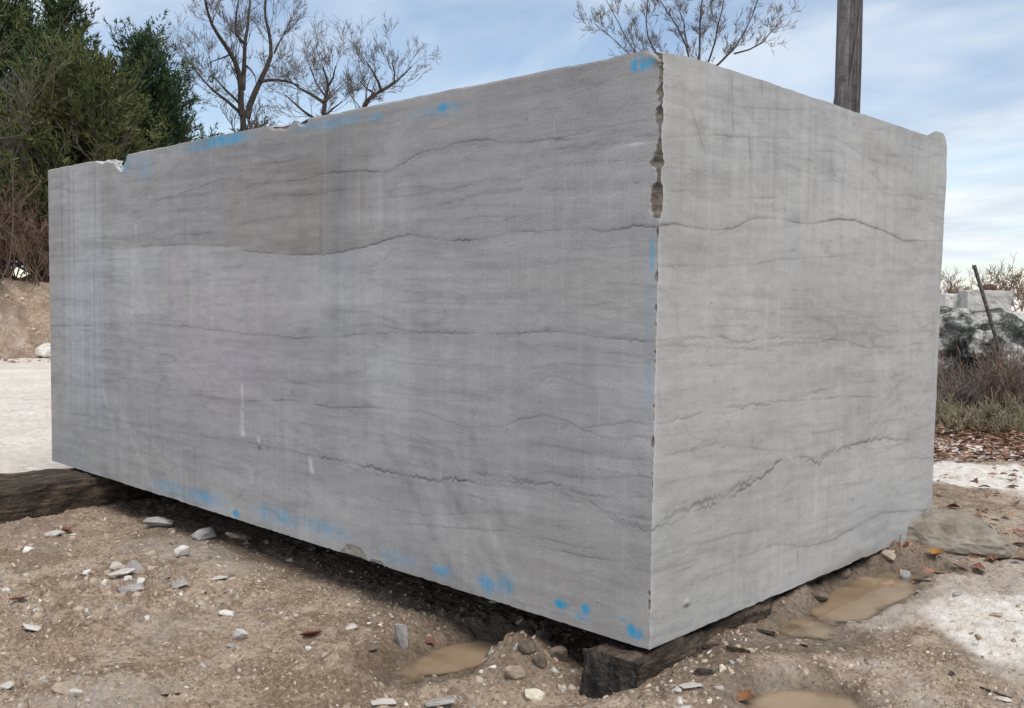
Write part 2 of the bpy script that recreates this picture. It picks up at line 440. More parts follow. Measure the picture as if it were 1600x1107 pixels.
for k, P in enumerate(PUDDLES):
    c, e, hl, hw, lev = P
    A_, B_ = np.meshgrid(np.linspace(-1.9, 1.9, 90), np.linspace(-2.1, 2.1, 60), indexing='ij')
    X = c[0] + A_ * hl * e[0] - B_ * hw * e[1]; Y = c[1] + A_ * hl * e[1] + B_ * hw * e[0]
    dep = lev - ground_h(X, Y)
    ii = np.arange(A_.size).reshape(A_.shape)
    q = np.stack([ii[:-1, :-1], ii[1:, :-1], ii[1:, 1:], ii[:-1, 1:]], -1).reshape(-1, 4)
    q = q[(dep.ravel()[q].max(1) > -0.004) & (puddle_q(X, Y, P).ravel()[q].min(1) < 1.75)]
    used = np.unique(q); remap = np.full(A_.size, -1); remap[used] = np.arange(len(used))
    v = np.stack([X, Y, np.full_like(X, lev)], -1).reshape(-1, 3)[used]
    al = 0.97 * sstep(dep, -0.001, 0.019).ravel()[used]
    tag(np_mesh('puddle', v, remap[q], M_WATER, mask=np.stack([al, al, al], -1), smooth=True), kind='structure')

# earth bank at the left, with the terrace the trees stand on
D0 = np.array([-0.93, 0.367]); D1 = np.array([0.367, 0.93])
TERRACE = 1.42
def bank_h(s, t):
    """s metres away from the camera along D0, t metres across"""
    edge = 20.6 + 0.9 * fbm(t * 0.35, 0 * t, 101, 3)
    k = sstep(s, edge, edge + 1.9)
    h = -0.15 + (TERRACE + 0.15) * k + 0.22 * fbm(s * 0.9, t * 0.9, 103, 4) * k + 0.30 * np.abs(fbm(s * 2.6, t * 2.6, 107, 4)) * k * (1 - 0.6 * sstep(s, edge + 2, edge + 4))
    return h - (TERRACE + 0.3) * sstep(np.abs(t + 2), 15, 20) - (TERRACE + 0.3) * sstep(s, 50, 62)
S, T = np.meshgrid(np.concatenate([np.linspace(19.0, 25, 90), np.linspace(25, 64, 40)[1:]]), np.linspace(-23, 19, 420), indexing='ij')
BX, BY = CAM[0] + S * D0[0] + T * D1[0], CAM[1] + S * D0[1] + T * D1[1]
ix = np.arange(S.size).reshape(S.shape)
q = np.stack([ix[:-1, :-1], ix[:-1, 1:], ix[1:, 1:], ix[1:, :-1]], -1).reshape(-1, 4)
bv = np.stack([BX, BY, bank_h(S, T)], -1).reshape(-1, 3)
lf = (0.85 * sstep(S, 22.6, 23.6)).ravel()
bp = (0.25 * sstep(fbm(S * 1.2, T * 1.2, 109, 3), 0.1, 0.5)).ravel()
bm_ = (0.75 * sstep(fbm(S * 2.6, T * 2.6, 107, 4) + 0.5 * fbm(S * 6, T * 6, 111, 3), 0.0, 0.45)).ravel()
bank = np_mesh('earth_bank', bv, q, M_GROUND, mask=np.stack([bp * (1 - lf), bm_, lf], -1), smooth=True)
tag(bank, kind='structure')

# ------------------------------------------------------------------ the sawn block
# seams traced along the two visible faces, in metres: (distance from the near corner, height)
LEFT_SEAMS = [
    ([(2.51,1.555),(2.359,1.562),(2.13,1.578),(1.96,1.559),(1.742,1.565),(1.525,1.563)], 0.35, 4, 3),
    ([(3.736,1.607),(3.451,1.602),(3.185,1.625),(2.877,1.65),(2.667,1.684),(2.527,1.674),(2.314,1.634),(2.062,1.632)], 0.25, 5, 4),
    ([(2.062,1.632),(1.92,1.63),(1.784,1.646),(1.609,1.641),(1.487,1.636),(1.381,1.621),(1.308,1.625),(1.22,1.651),(1.159,1.673),(1.098,1.683),(1.006,1.681),(0.932,1.694),(0.771,1.692),(0.699,1.676),(0.57,1.663),(0.454,1.667),(0.312,1.647),(0.186,1.634),(0.121,1.638),(0.012,1.631)], 0.55, 4, 3),
    ([(1.356,1.619),(1.22,1.628),(1.121,1.667),(0.931,1.684),(0.735,1.67)], 0.2, 9, 3),
    ([(0.424,1.625),(0.35,1.627),(0.311,1.615),(0.262,1.625),(0.129,1.623)], 0.35, 3, 3),
    ([(3.096,1.428),(2.879,1.418),(2.547,1.435),(2.417,1.452),(2.287,1.471),(2.098,1.468)], 0.3, 4, 3),
    ([(3.943,1.374),(3.708,1.361),(3.501,1.371),(3.239,1.371),(2.88,1.369),(2.547,1.348)], 0.4, 4, 3),
    ([(2.429,1.326),(2.041,1.3),(1.783,1.295),(1.662,1.301),(1.532,1.317),(1.45,1.326),(1.366,1.34),(1.265,1.355),(1.194,1.363),(1.083,1.349),(0.99,1.336),(0.86,1.33),(0.762,1.334),(0.68,1.348),(0.601,1.354),(0.406,1.352),(0.305,1.353),(0.215,1.341),(0.132,1.346),(0.094,1.355),(-0.012,1.347)], 0.6, 4, 3),
    ([(1.029,1.467),(0.791,1.501),(0.536,1.492),(0.515,1.5),(0.409,1.488),(0.256,1.481)], 0.3, 3, 5),
    ([(0.964,1.519),(0.802,1.544),(0.668,1.544)], 0.22, 5, 3),
    ([(4.775,0.887),(4.196,0.909),(3.509,0.945),(2.965,0.937),(2.629,0.932),(2.437,0.92),(2.216,0.925),(2.077,0.922),(1.958,0.918),(1.844,0.931),(1.692,0.929),(1.542,0.956),(1.35,0.966),(0.964,0.983),(0.625,0.99),(0.413,1.007),(0.217,0.993),(0.017,0.987)], 0.45, 3, 4),
    ([(2.272,0.719),(2.025,0.715),(1.7,0.733),(1.348,0.769)], 0.2, 4, 4),
    ([(2.935,0.583),(2.432,0.592),(2.04,0.634),(1.907,0.631),(1.704,0.626),(1.479,0.652),(1.269,0.655),(1.108,0.669),(0.991,0.643),(0.855,0.63),(0.79,0.636),(0.664,0.654),(0.594,0.682),(0.466,0.713),(0.374,0.704),(0.311,0.686),(0.217,0.666),(0.145,0.663),(0.076,0.681),(0.021,0.683)], 0.42, 4, 3),
    ([(0.311,0.686),(0.27,0.69),(0.167,0.711),(0.097,0.727),(0.022,0.722)], 0.35, 3, 4),
    ([(1.794,0.398),(1.606,0.402),(1.442,0.404),(1.303,0.393),(1.131,0.406),(1.058,0.396),(0.962,0.42),(0.786,0.435),(0.612,0.455),(0.506,0.459),(0.461,0.477),(0.404,0.48),(0.337,0.461),(0.272,0.454),(0.211,0.426),(0.128,0.4),(0.02,0.379)], 0.65, 5, 9),
    ([(0.814,0.465),(0.612,0.469),(0.43,0.467),(0.271,0.425),(0.149,0.398),(0.02,0.391)], 0.35, 9, 8),
    ([(0.337,0.466),(0.272,0.458),(0.18,0.466),(0.025,0.489)], 0.35, 4, 4),
    ([(1.515,0.227),(1.057,0.262),(0.734,0.325),(0.622,0.344),(0.398,0.349)], 0.25, 3, 4),
    ([(1.18,0.202),(0.709,0.26),(0.608,0.276),(0.502,0.276),(0.368,0.278),(0.227,0.285)], 0.38, 3, 3),
    ([(0.486,0.243),(0.279,0.251),(0.156,0.262),(0.017,0.267)], 0.38, 3, 3),
    ([(4.691,0.329),(4.372,0.346),(4.012,0.361),(3.68,0.36),(3.343,0.369),(2.883,0.373),(2.433,0.397),(2.109,0.398),(1.813,0.396),(1.516,0.378)], 0.28, 4, 4),
    ([(4.761,1.302),(3.954,1.299),(3.661,1.306)], 0.25, 4, 2),
    ([(0.242,0.924),(0.11,0.919),(0.017,0.916)], 0.2, 4, 3),
    ([(0.555,0.61),(0.318,0.604),(0.026,0.605)], 0.2, 5, 4),
    ([(0.522,0.5),(0.26,0.518),(0.025,0.557)], 0.25, 4, 4),
    ([(0.176,0.419),(0.021,0.42)], 0.4, 6, 4),
]
RIGHT_SEAMS = [
    ([(0.027,1.625),(0.062,1.632),(0.221,1.658),(0.511,1.69),(0.85,1.728)], 0.3, 4, 3),
    ([(-0.013,1.348),(0.014,1.354),(0.094,1.363),(0.205,1.358),(0.353,1.358),(0.464,1.373),(0.526,1.399),(0.592,1.415),(0.747,1.425),(0.895,1.418),(1.013,1.421),(1.219,1.451),(1.395,1.46),(1.539,1.443),(1.719,1.429),(1.903,1.399),(2.376,1.422)], 0.62, 4, 2),
    ([(0.471,1.785),(0.619,1.803),(0.963,1.848),(1.325,1.89)], 0.28, 3, 2),
    ([(0.561,1.482),(0.781,1.5)], 0.4, 3, 1),
    ([(0.062,1.464),(0.424,1.499)], 0.22, 3, 2),
    ([(0.009,1.226),(0.184,1.232),(0.552,1.243),(0.776,1.276),(1.102,1.293),(1.431,1.319)], 0.25, 4, 2),
    ([(-0.016,0.988),(0.004,0.991),(0.18,0.995),(0.371,0.996),(0.515,0.97),(0.666,0.99),(1.043,0.977),(1.344,0.96),(1.583,0.924),(1.841,0.919),(2.239,0.932)], 0.4, 4, 5),
    ([(0.018,0.977),(0.238,0.969),(0.406,0.957),(0.613,0.949)], 0.3, 4, 4),
    ([(-0.013,0.727),(0.121,0.733),(0.291,0.742),(0.447,0.73),(0.58,0.746),(0.789,0.74),(0.938,0.75),(1.14,0.765),(1.406,0.781),(1.696,0.768)], 0.45, 4, 5),
    ([(0.446,0.748),(0.717,0.75),(0.981,0.737),(1.362,0.727),(1.701,0.705)], 0.35, 4, 3),
    ([(-0.014,0.387),(0.135,0.398),(0.248,0.417),(0.355,0.41),(0.513,0.435),(0.682,0.471),(0.804,0.507),(0.954,0.507),(1.144,0.475),(1.249,0.505),(1.451,0.519),(1.718,0.513),(2.051,0.474)], 0.62, 5, 10),
    ([(0.041,0.404),(0.247,0.432),(0.465,0.446),(0.686,0.482)], 0.4, 10, 10),
    ([(0.953,0.519),(1.143,0.493),(1.248,0.519)], 0.5, 4, 4),
    ([(0.097,0.62),(0.373,0.628),(0.588,0.592),(0.875,0.548)], 0.28, 4, 3),
    ([(0.396,0.151),(0.446,0.168),(0.539,0.201),(0.66,0.198),(0.802,0.204),(1.063,0.145),(1.294,0.134),(1.524,0.158),(1.775,0.173),(1.999,0.148),(2.341,0.1)], 0.45, 4, 3),
    ([(1.91,0.396),(2.136,0.383),(2.338,0.361)], 0.3, 3, 3),
    ([(0.837,0.358),(1.152,0.365),(1.509,0.344)], 0.22, 4, 4),
    ([(0.271,1.088),(0.697,1.094),(1.212,1.084),(1.848,1.072)], 0.16, 5, 3),
    ([(0.056,0.904),(0.359,0.902),(0.955,0.887)], 0.15, 5, 3),
    ([(0.036,0.525),(0.297,0.53),(0.638,0.505)], 0.2, 5, 4),
    ([(0.045,0.295),(0.308,0.291),(0.56,0.289),(0.945,0.255)], 0.2, 5, 4),
    ([(1.027,0.597),(1.427,0.593),(2.195,0.581)], 0.22, 4, 4),
    ([(0.664,1.65),(1.165,1.717),(1.784,1.767),(2.391,1.816)], 0.16, 5, 3),
]
RIGHT_CRACKS = [
    ([(0.405,1.861),(0.414,1.764),(0.426,1.699)], 0.55, 3, 2),
    ([(0.527,1.697),(0.545,1.614),(0.539,1.565),(0.56,1.498),(0.59,1.451),(0.583,1.41)], 0.5, 3, 3),
    ([(0.675,1.768),(0.699,1.684),(0.717,1.617),(0.779,1.535),(0.797,1.473),(0.81,1.417)], 0.5, 3, 2),
    ([(0.154,1.743),(0.205,1.68),(0.251,1.607),(0.329,1.519)], 0.35, 3, 3),
    ([(0.603,1.912),(0.612,1.846)], 0.35, 3, 1),
    ([(0.014,0.835),(0.037,0.772)], 0.3, 3, 2),
    ([(0.983,0.147),(0.992,0.081)], 0.4, 3, 1),
    ([(0.101,1.118),(0.125,0.995)], 0.12, 4, 2),
]
PAINT = [(0.085,1.858,0.043,0.026,1),(0.046,1.869,0.022,0.014,0.7),(2.634,1.873,0.266,0.028,0.75),(2.791,1.862,0.197,0.022,0.5),(3.674,1.845,0.081,0.05,0.5),(3.455,1.806,0.124,0.063,0.25),(1.896,1.87,0.099,0.02,0.3),(1.66,1.858,0.187,0.024,0.4),(1.421,1.849,0.051,0.016,0.55),(1.005,1.838,0.04,0.017,0.75),(1.03,1.831,0.169,0.022,0.3),(3.186,0.059,0.178,0.042,0.35),(2.807,0.061,0.202,0.037,0.5),(2.5,0.028,0.036,0.019,1),(2.152,0.076,0.19,0.043,0.4),(1.768,0.083,0.178,0.037,0.4),(1.258,0.051,0.108,0.032,0.3),(0.979,0.053,0.056,0.023,0.65),(0.732,0.058,0.058,0.034,0.65),(0.633,0.075,0.039,0.035,0.55),(0.374,0.062,0.029,0.016,0.95),(0.263,0.074,0.02,0.02,0.95),(0.282,0.043,0.037,0.013,0.6),(0.059,0.044,0.036,0.023,1),(0.109,0.074,0.026,0.008,0.5),(0.022,1.258,0.012,0.056,0.6),(0.028,0.854,0.017,0.081,0.22),(0.03,1.117,0.02,0.121,0.15)]
def seam_field(u, v, seams, seed, swap=False):
    """darkness of the seams over the grid u (cols) x v (rows)"""
    D = np.zeros((len(v), len(u)))
    a, b = (v, u) if swap else (u, v)
    for k, (pts, s, w, j) in enumerate(seams):
        p = sorted((q[1], q[0]) if swap else q for q in pts)
        pa = np.array([q[0] for q in p]); pb = np.array([q[1] for q in p])
        sel = (a >= pa[0] - 0.05) & (a <= pa[-1] + 0.05)
        if not sel.any(): continue
        aa = a[sel]
        line = np.interp(aa, pa, pb) + 0.001 * j * (0.9 * fbm(aa * 14, 0 * aa + k, seed + k, 3) + 0.8 * vnoise(aa * 70, 0 * aa + k * 3, seed + 50 + k))
        fade = sstep(aa, pa[0] - 0.05, pa[0] + 0.03) * (1 - sstep(aa, pa[-1] - 0.03, pa[-1] + 0.05))
        st = s * fade * (0.72 + 0.55 * vnoise(aa * 9, 0 * aa + k, seed + 90 + k))
        ww = 0.001 * w * (0.85 + 0.5 * np.abs(vnoise(aa * 22, 0 * aa + k * 5, seed + 120 + k)))
        if swap: ww = ww * 1.5
        d = b[:, None] - line[None, :]
        F = 1.1 * st * np.exp(-(d / (0.72 * ww)) ** 2) + 0.16 * st * np.exp(-(d / (ww * 5)) ** 2)
        if swap: D[sel, :] = np.maximum(D[sel, :], F.T)
        else: D[:, sel] = np.maximum(D[:, sel], F)
    return D

def graded(total, d0, d1, n):
    w = np.geomspace(d0, d1, n); x = np.concatenate([[0], np.cumsum(w)])
    return x / x[-1] * total
nv = 410
vv = np.linspace(0, BH, nv + 1)
uu = graded(BL, 1.0, 2.9, 630)
ww_ = graded(BW, 1.0, 2.8, 370)
U, V = np.meshgrid(uu, vv)
W, V2 = np.meshgrid(ww_, vv)

# broken arris along the near vertical edge: how far it bites into the long face
cw = np.interp(vv, [0, 1.37, 1.385, 1.42, 1.45, 1.475, 1.50, 1.55, 1.575, 1.59, 1.63, 1.66, 1.70, 1.76, 1.80, 1.83, 1.86, 1.90],
               [0, 0, 0.022, 0.052, 0.05, 0.035, 0.018, 0.05, 0.045, 0.03, 0.012, 0.02, 0.024, 0.018, 0.014, 0.012, 0.006, 0.004])
cw = 0.72 * cw
cw = np.maximum(cw + np.where(cw > 0.004, 0.009 * vnoise(vv * 55, vv * 0, 7) + 0.004 * vnoise(vv * 160, vv * 0, 8), 0), 0.0)
cw = np.maximum(cw, 0.011 * np.maximum(0, vnoise(vv * 21, vv * 0, 12) - 0.25) + 0.006 * np.maximum(0, vnoise(vv * 70, vv * 0, 13) - 0.1))
cd = 0.6 * cw
for zc_, hw_, dep in ((0.671, 0.016, 0.013), (0.184, 0.009, 0.010)):
    b_ = np.exp(-((vv - zc_) / hw_) ** 2) * dep
    cw = np.maximum(cw, b_); cd = np.maximum(cd, 0.5 * b_)
CW, CD = cw[:, None], cd[:, None]

# long face
chip = np.where(CW > 0.003, 1 - sstep(U, CW * 0.85, CW * 1.02 + 1e-4), 0)
rough3 = fbm(U * 60, V * 60, 201, 3)
depL = np.where(CW > 0.003, CD * np.clip(1 - U / np.maximum(CW, 1e-4), 0, 1), 0) + chip * 0.006 * rough3 * (U > 0.002)
LX, LY, LZ = -U.copy(), depL.copy(), ZB + V.copy()
seamL = seam_field(uu, vv, LEFT_SEAMS, 300)
LY += 0.0022 * seamL + 0.0012 * fbm(U * 3, V * 3, 205, 3) * (U > 0.01)
def bite(u0, u1, depth, seed, top=True):
    """chips knocked out of the upper or lower edge of the long face -> (mask, lowering)"""
    k = sstep(uu, u0, u0 + 0.3 * (u1 - u0)) * (1 - sstep(uu, u0 + 0.7 * (u1 - u0), u1))
    return k * depth * (0.8 + 0.35 * vnoise(uu * 14, uu * 0, seed))
topcut = bite(2.0, 2.22, 0.017, 1) + bite(1.88, 1.99, 0.012, 2) + bite(3.68, 4.10, 0.014, 3) + 0.004 * (0.5 + 0.5 * fbm(uu * 5, uu * 0, 9, 3)) + 0.005 * np.maximum(0, vnoise(uu * 9, uu * 0, 14) - 0.45)
notch = np.interp(uu, [3.63, 3.66, 3.725, 3.80, 3.83], [0, 0.0, 0.058, 0.012, 0.0])
topcut = topcut + notch
topcut = topcut + 0.018 * np.exp(-(uu / 0.035) ** 2)
botcut = 0.005 * np.maximum(0, vnoise(uu * 9, uu * 0, 15) - 0.4) + 0.003 * np.maximum(0, vnoise(uu * 50, uu * 0, 16) - 0.1) + bite(1.46, 1.64, 0.004, 5) + bite(1.34, 1.45, 0.003, 6)
tk = sstep(V, BH - 0.12, BH); bk = 1 - sstep(V, 0.0, 0.12)
LZ = LZ - topcut[None, :] * tk + botcut[None, :] * bk
chipT = sstep(topcut[None, :] * 1.35 - (BH - V), 0.0, 0.012)
chipB = sstep((bite(1.44, 1.66, 0.048, 5) + bite(1.33, 1.45, 0.022, 6))[None, :] - V, 0.0, 0.008)
LY += 0.02 * chipT * (0.7 + 0.5 * rough3) + 0.005 * chipB * (0.7 + 0.5 * rough3)

base = np.array([0.350, 0.344, 0.344])
warpL = V + 0.03 * fbm(U * 0.9, V * 1.2, 211, 3)
tone = 1 + 0.13 * fbm(U * 0.55, warpL * 10, 213, 5, 0.65) + 0.08 * fbm(U * 0.9, V * 0.9, 215, 3) + 0.085 * fbm(U * 2.0, warpL * 38, 217, 3)
streak = fbm(U * 34, V * 0.5, 219, 3, 0.6)
streak2 = fbm(U * 5.5, V * 0.9, 221, 3, 0.6)
pk = sstep(fbm(U * 1.3, V * 1.1, 223, 2), 0.0, 0.35)
tone += 0.085 * streak * pk + 0.06 * streak2 * sstep(fbm(U * 0.9, V * 1.5, 225, 2), -0.1, 0.3)
vl1 = fbm(U * 0.7, warpL * 9, 227, 3); vl2 = fbm(U * 1.1 + 7, warpL * 15, 228, 3)
vl3 = fbm(U * 1.6 + 3, warpL * 24, 222, 3)
tone -= 0.17 * np.exp(-(vl1 / 0.022) ** 2) * sstep(fbm(U * 1.5, V * 4, 226, 2), -0.25, 0.3) + 0.15 * np.exp(-(vl2 / 0.026) ** 2) * sstep(fbm(U * 1.7, V * 5, 224, 2), -0.25, 0.3) + 0.12 * np.exp(-(vl3 / 0.035) ** 2) * sstep(fbm(U * 1.2, V * 3, 220, 2), -0.2, 0.3)
tone += 0.10 * sstep(fbm(U * 2.2, V * 2.6, 230, 4), 0.05, 0.5) - 0.08 * sstep(fbm(U * 1.8, V * 2.2, 232, 4), 0.05, 0.5)
e = 0.012
def box(u0, u1, v0, v1, su=0.02, sv=0.05):
    return sstep(U, u0 - su, u0 + su) * (1 - sstep(U, u1 - su, u1 + su)) * sstep(V, v0 - sv, v0 + sv) * (1 - sstep(V, v1 - sv, v1 + sv))
seam5 = np.interp(uu, [0, 0.4, 0.99, 1.2, 1.37, 1.66, 2.04, 2.55, 3.2, 3.95, 4.8], [1.35, 1.352, 1.336, 1.363, 1.34, 1.30, 1.30, 1.345, 1.37, 1.375, 1.30])[None, :]
above = sstep(V - seam5, -0.01, 0.012)
blue = np.zeros_like(tone)
k = box(3.95, 4.62, 0.35, 1.88, 0.012, 0.2); tone += k * (0.11 + 0.22 * streak); blue += 0.8 * k
k = box(3.99, 4.50, 0.55, 1.32, 0.012, 0.15); tone += 0.06 * k; blue += 0.5 * k
tone -= 0.10 * above * sstep(U, 1.0, 1.8)
k = box(1.3, 3.95, 0.95, 1.5, 0.2, 0.1) * (1 - above); tone += 0.12 * k; blue += 0.6 * k * sstep(V, 1.1, 1.3)
k = box(1.745, 2.62, 1.30, 1.72, 0.01, 0.04); tone -= 0.04 * k; blue -= 0.8 * k
k = box(1.60, 1.745, 0.95, 1.86, 0.008, 0.08); tone -= 0.02 * k; blue += 0.4 * k
tone += 0.09 * np.exp(-((U - 1.765) / 0.008) ** 2) * sstep(V, 1.25, 1.4)
k = box(1.15, 1.60, 1.40, 1.62, 0.02, 0.04); tone += 0.09 * k * (0.5 + 1.5 * streak)
k = box(0.0, 1.4, 1.38, 1.90, 0.1, 0.04); tone -= 0.05 * k; blue += 0.25 * k
for (ua, va, ub, vb, wd, amt) in ((1.40, 0.60, 0.92, 0.06, 0.03, -0.10), (1.30, 0.60, 0.80, 0.06, 0.02, 0.05), (1.12, 0.55, 0.66, 0.10, 0.035, -0.12), (0.98, 0.62, 0.60, 0.10, 0.018, 0.08), (0.86, 0.66, 0.56, 0.16, 0.02, -0.08), (1.22, 0.60, 0.74, 0.08, 0.014, -0.07),
                                  (3.9, 0.55, 3.40, 0.05, 0.05, 0.09), (4.05, 0.60, 3.72, 0.06, 0.02, 0.10), (3.5, 0.40, 3.10, 0.05, 0.03, 0.08)):
    uc = ub + (V - vb) / (va - vb) * (ua - ub)
    tone += amt * np.exp(-((U - uc) / wd) ** 2) * sstep(V, vb - 0.1, vb + 0.05) * (1 - sstep(V, va - 0.15, va + 0.05)) * 1.5 * (0.75 + 0.6 * vnoise(U * 40, V * 4, 229))
for (uc, wd, v0, v1, amt) in ((4.40, 0.007, 1.25, 1.9, -0.16), (4.09, 0.009, 1.28, 1.9, -0.14), (4.20, 0.012, 1.30, 1.9, 0.09), (4.30, 0.02, 1.0, 1.9, 0.07), (4.52, 0.02, 0.9, 1.9, 0.06), (3.99, 0.012, 1.32, 1.80, -0.10), (3.86, 0.05, 0.9, 1.36, -0.07), (3.60, 0.03, 0.7, 1.36, 0.08),
                              (3.35, 0.04, 0.95, 1.34, 0.05), (3.17, 0.015, 0.95, 1.34, -0.06), (2.94, 0.012, 0.92, 1.36, 0.10), (2.86, 0.02, 0.95, 1.33, -0.05), (2.73, 0.016, 0.92, 1.36, 0.09), (2.40, 0.010, 0.95, 1.22, -0.06), (2.30, 0.014, 0.9, 1.25, 0.08), (2.23, 0.02, 0.9, 1.22, -0.04),
                              (1.82, 0.03, 0.93, 1.25, 0.05), (1.68, 0.035, 1.0, 1.86, -0.05), (1.60, 0.006, 1.0, 1.86, 0.07), (1.52, 0.01, 1.36, 1.66, 0.08), (1.44, 0.008, 1.36, 1.62, 0.08), (1.38, 0.006, 1.36, 1.60, 0.07), (1.24, 0.012, 1.2, 1.5, 0.05),
                              (0.95, 0.02, 0.7, 1.3, 0.035), (0.62, 0.015, 0.9, 1.36, 0.04), (0.39, 0.006, 1.0, 1.36, 0.05), (0.31, 0.010, 0.5, 1.2, 0.05), (0.22, 0.025, 0.4, 0.95, 0.04), (0.12, 0.012, 0.7, 1.5, 0.05), (2.05, 0.03, 0.35, 0.8, 0.05), (2.62, 0.03, 0.3, 0.8, 0.04)):
    tone += amt * np.exp(-((U - uc - 0.004 * vnoise(V * 6, V * 0 + uc * 9, 239)) / wd) ** 4) * sstep(V, v0 - 0.06, v0 + 0.06) * (1 - sstep(V, v1 - 0.05, v1 + 0.05)) * (0.8 + 0.5 * vnoise(U * 60, V * 3, 240))
pinkk = 0.8 * box(2.2, 2.9, 0.6, 1.1, 0.3, 0.2) + box(3.02, 3.18, 1.05, 1.28, 0.03, 0.05) + 0.5 * box(2.3, 2.36, 0.95, 1.22, 0.02, 0.05)
blue += 1.1 * fbm(U * 0.6, V * 1.3, 231, 3)
pit = sstep(vnoise(U * 90, V * 90, 233), 0.86, 0.97) * sstep(fbm(U * 2, V * 3, 235, 2), 0.1, 0.4)
tone -= 0.30 * pit
C = base[None, None, :] * tone[..., None]
C = C * (1 + blue[..., None] * np.array([-0.030, -0.004, 0.042])) * (1 + np.clip(pinkk, 0, 1)[..., None] * np.array([0.03, -0.035, 0.01]))
C = C * (1 - np.minimum(0.85, 0.74 * seamL)[..., None] * np.array([1.0, 1.0, 0.97]))
# scratches
for (ua, va, ub, vb, wd, amt) in ((2.444, 0.679, 2.438, 0.56, 0.010, 0.5), (2.445, 0.55, 2.436, 0.42, 0.018, 0.6), (2.301, 0.443, 2.292, 0.40, 0.012, 0.7), (2.290, 0.398, 2.286, 0.372, 0.01, -0.5), (1.872, 0.388, 1.852, 0.318, 0.014, 0.6), (2.36, 0.26, 2.35, 0.20, 0.01, 0.4), (3.56, 1.50, 3.56, 1.40, 0.01, 0.3)):
    uc = ub + (V - vb) / (va - vb) * (ua - ub)
    C = C * (1 + amt * (np.exp(-((U - uc) / wd) ** 2) * (V > vb) * (V < va) * (0.8 + 0.4 * vnoise(U * 10, V * 60, 237)))[..., None])
k = np.exp(-(((U - 0.10) / 0.055) ** 2 + ((V - 1.612) / 0.004) ** 2)); C = C * (1 + 0.55 * k[..., None])
# broken stone in the chips
brown = np.array([0.205, 0.178, 0.150])
raw = 0.66 * brown * (1 + 0.55 * fbm(U * 85, V * 85, 241, 3))[..., None] * (1 - 0.35 * sstep(vnoise(U * 45, V * 45, 243), 0.2, 0.7))[..., None]
C = C * (1 - chip[..., None]) + raw * chip[..., None]
pale_raw = np.array([0.40, 0.385, 0.36]) * (1 + 0.3 * rough3)[..., None]
kT = (chipT * (1 - sstep(np.abs(U - 2.1), 0.1, 0.14)))[..., None]
C = C * (1 - kT) + np.array([0.17, 0.12, 0.10]) * (1 + 0.5 * rough3)[..., None] * kT
kT = (chipT * sstep(U, 3.6, 3.65))[..., None]
C = C * (1 - kT) + pale_raw * 1.6 * kT
kT = np.clip(chipB, 0, 1)[..., None]
C = C * (1 - kT) + np.array([0.30, 0.275, 0.24]) * (1 + 0.45 * rough3)[..., None] * kT
k = (np.exp(-(((U - 0.018) / 0.025) ** 2 + ((V - 1.868) / 0.014) ** 2)))[..., None]
C = C * (1 - k) + np.array([0.15, 0.125, 0.085]) * k
# pale line along the top of the corner
k = (np.exp(-((V - 1.892) / 0.007) ** 2) * (1 - sstep(U, 0.05, 0.09)))[..., None]
C = C * (1 - 0.6 * k) + np.array([0.44, 0.42, 0.39]) * 0.6 * k
# blue spray paint
paint = np.zeros_like(tone)
pn = fbm(U * 26, V * 34, 251, 3)
for (pu, pv, ru, rv, s) in PAINT:
    d = np.sqrt(((U - pu) / (ru * 0.9)) ** 2 + ((V - pv) / (rv * 0.9)) ** 2)
    soft = 0.75 if s < 0.9 else 0.42
    paint = np.maximum(paint, s * (1 - sstep(d + 0.30 * pn, 1.0 - soft, 1.0 + soft)))
paint = np.clip(paint * (0.80 + 0.55 * fbm(U * 55, V * 12, 253, 2) + 0.45 * vnoise(U * 170, V * 170, 255)), 0, 1) * (1 - chip)
paint = np.where(paint > 0.85, 1, paint)
pcol = np.array([0.010, 0.34, 0.62])
C = C * (1 - 0.92 * paint[..., None]) + pcol * 0.92 * paint[..., None]

# end face
RX = np.zeros_like(W); RY = CD * (1 - sstep(W, 0.0, 0.06)) + W; RZ = ZB + V2.copy()
seamR = np.maximum(seam_field(ww_, vv, RIGHT_SEAMS, 500), seam_field(ww_, vv, RIGHT_CRACKS, 700, True))
RX -= 0.0022 * seamR + 0.0014 * fbm(W * 3, V2 * 3, 261, 3) * (W > 0.01)
back = sstep(W, BW - 0.35, BW)
RY += sstep(W, BW - 0.3, BW) * (0.022 * V2 / BH + 0.014 * fbm(V2 * 5, V2 * 0, 263, 4) - 0.006)
lip = 0.034 * sstep(ww_, 2.10, 2.28) + 0.006 * vnoise(ww_ * 30, ww_ * 0, 265) * sstep(ww_, 2.05, 2.2) - 0.15 * sstep(ww_, 2.30, BW + 0.01) ** 2 + 0.003 * fbm(ww_ * 8, ww_ * 0, 266, 3) - 0.005 * np.maximum(0, vnoise(ww_ * 17, ww_ * 0, 268) - 0.3)
lip = lip - 0.012 * np.exp(-((ww_ - 0.03) / 0.05) ** 2)
lip[0] = -topcut[0]
RZ += lip[None, :] * sstep(V2, BH - 0.25, BH)
RX -= 0.05 * (sstep(W, BW - 0.06, BW) ** 2) * (0.6 + 0.4 * fbm(V2 * 9, W * 9, 267, 3))
under_cut = 0.010 * np.abs(fbm(ww_ * 9, ww_ * 0, 269, 4)) * sstep(ww_, 0.1, 0.3)
RZ += under_cut[None, :] * (1 - sstep(V2, 0, 0.08))
warpR = V2 + 0.03 * fbm(W * 1.2, V2 * 1.2, 271, 3)
tone = 1.03 + 0.10 * fbm(W * 0.7, warpR * 11, 273, 5, 0.65) + 0.08 * fbm(W * 0.9, V2 * 1.1, 275, 3) + 0.08 * fbm(W * 3, warpR * 42, 277, 3)
sR = fbm(W * 42, V2 * 0.7, 279, 3, 0.65)
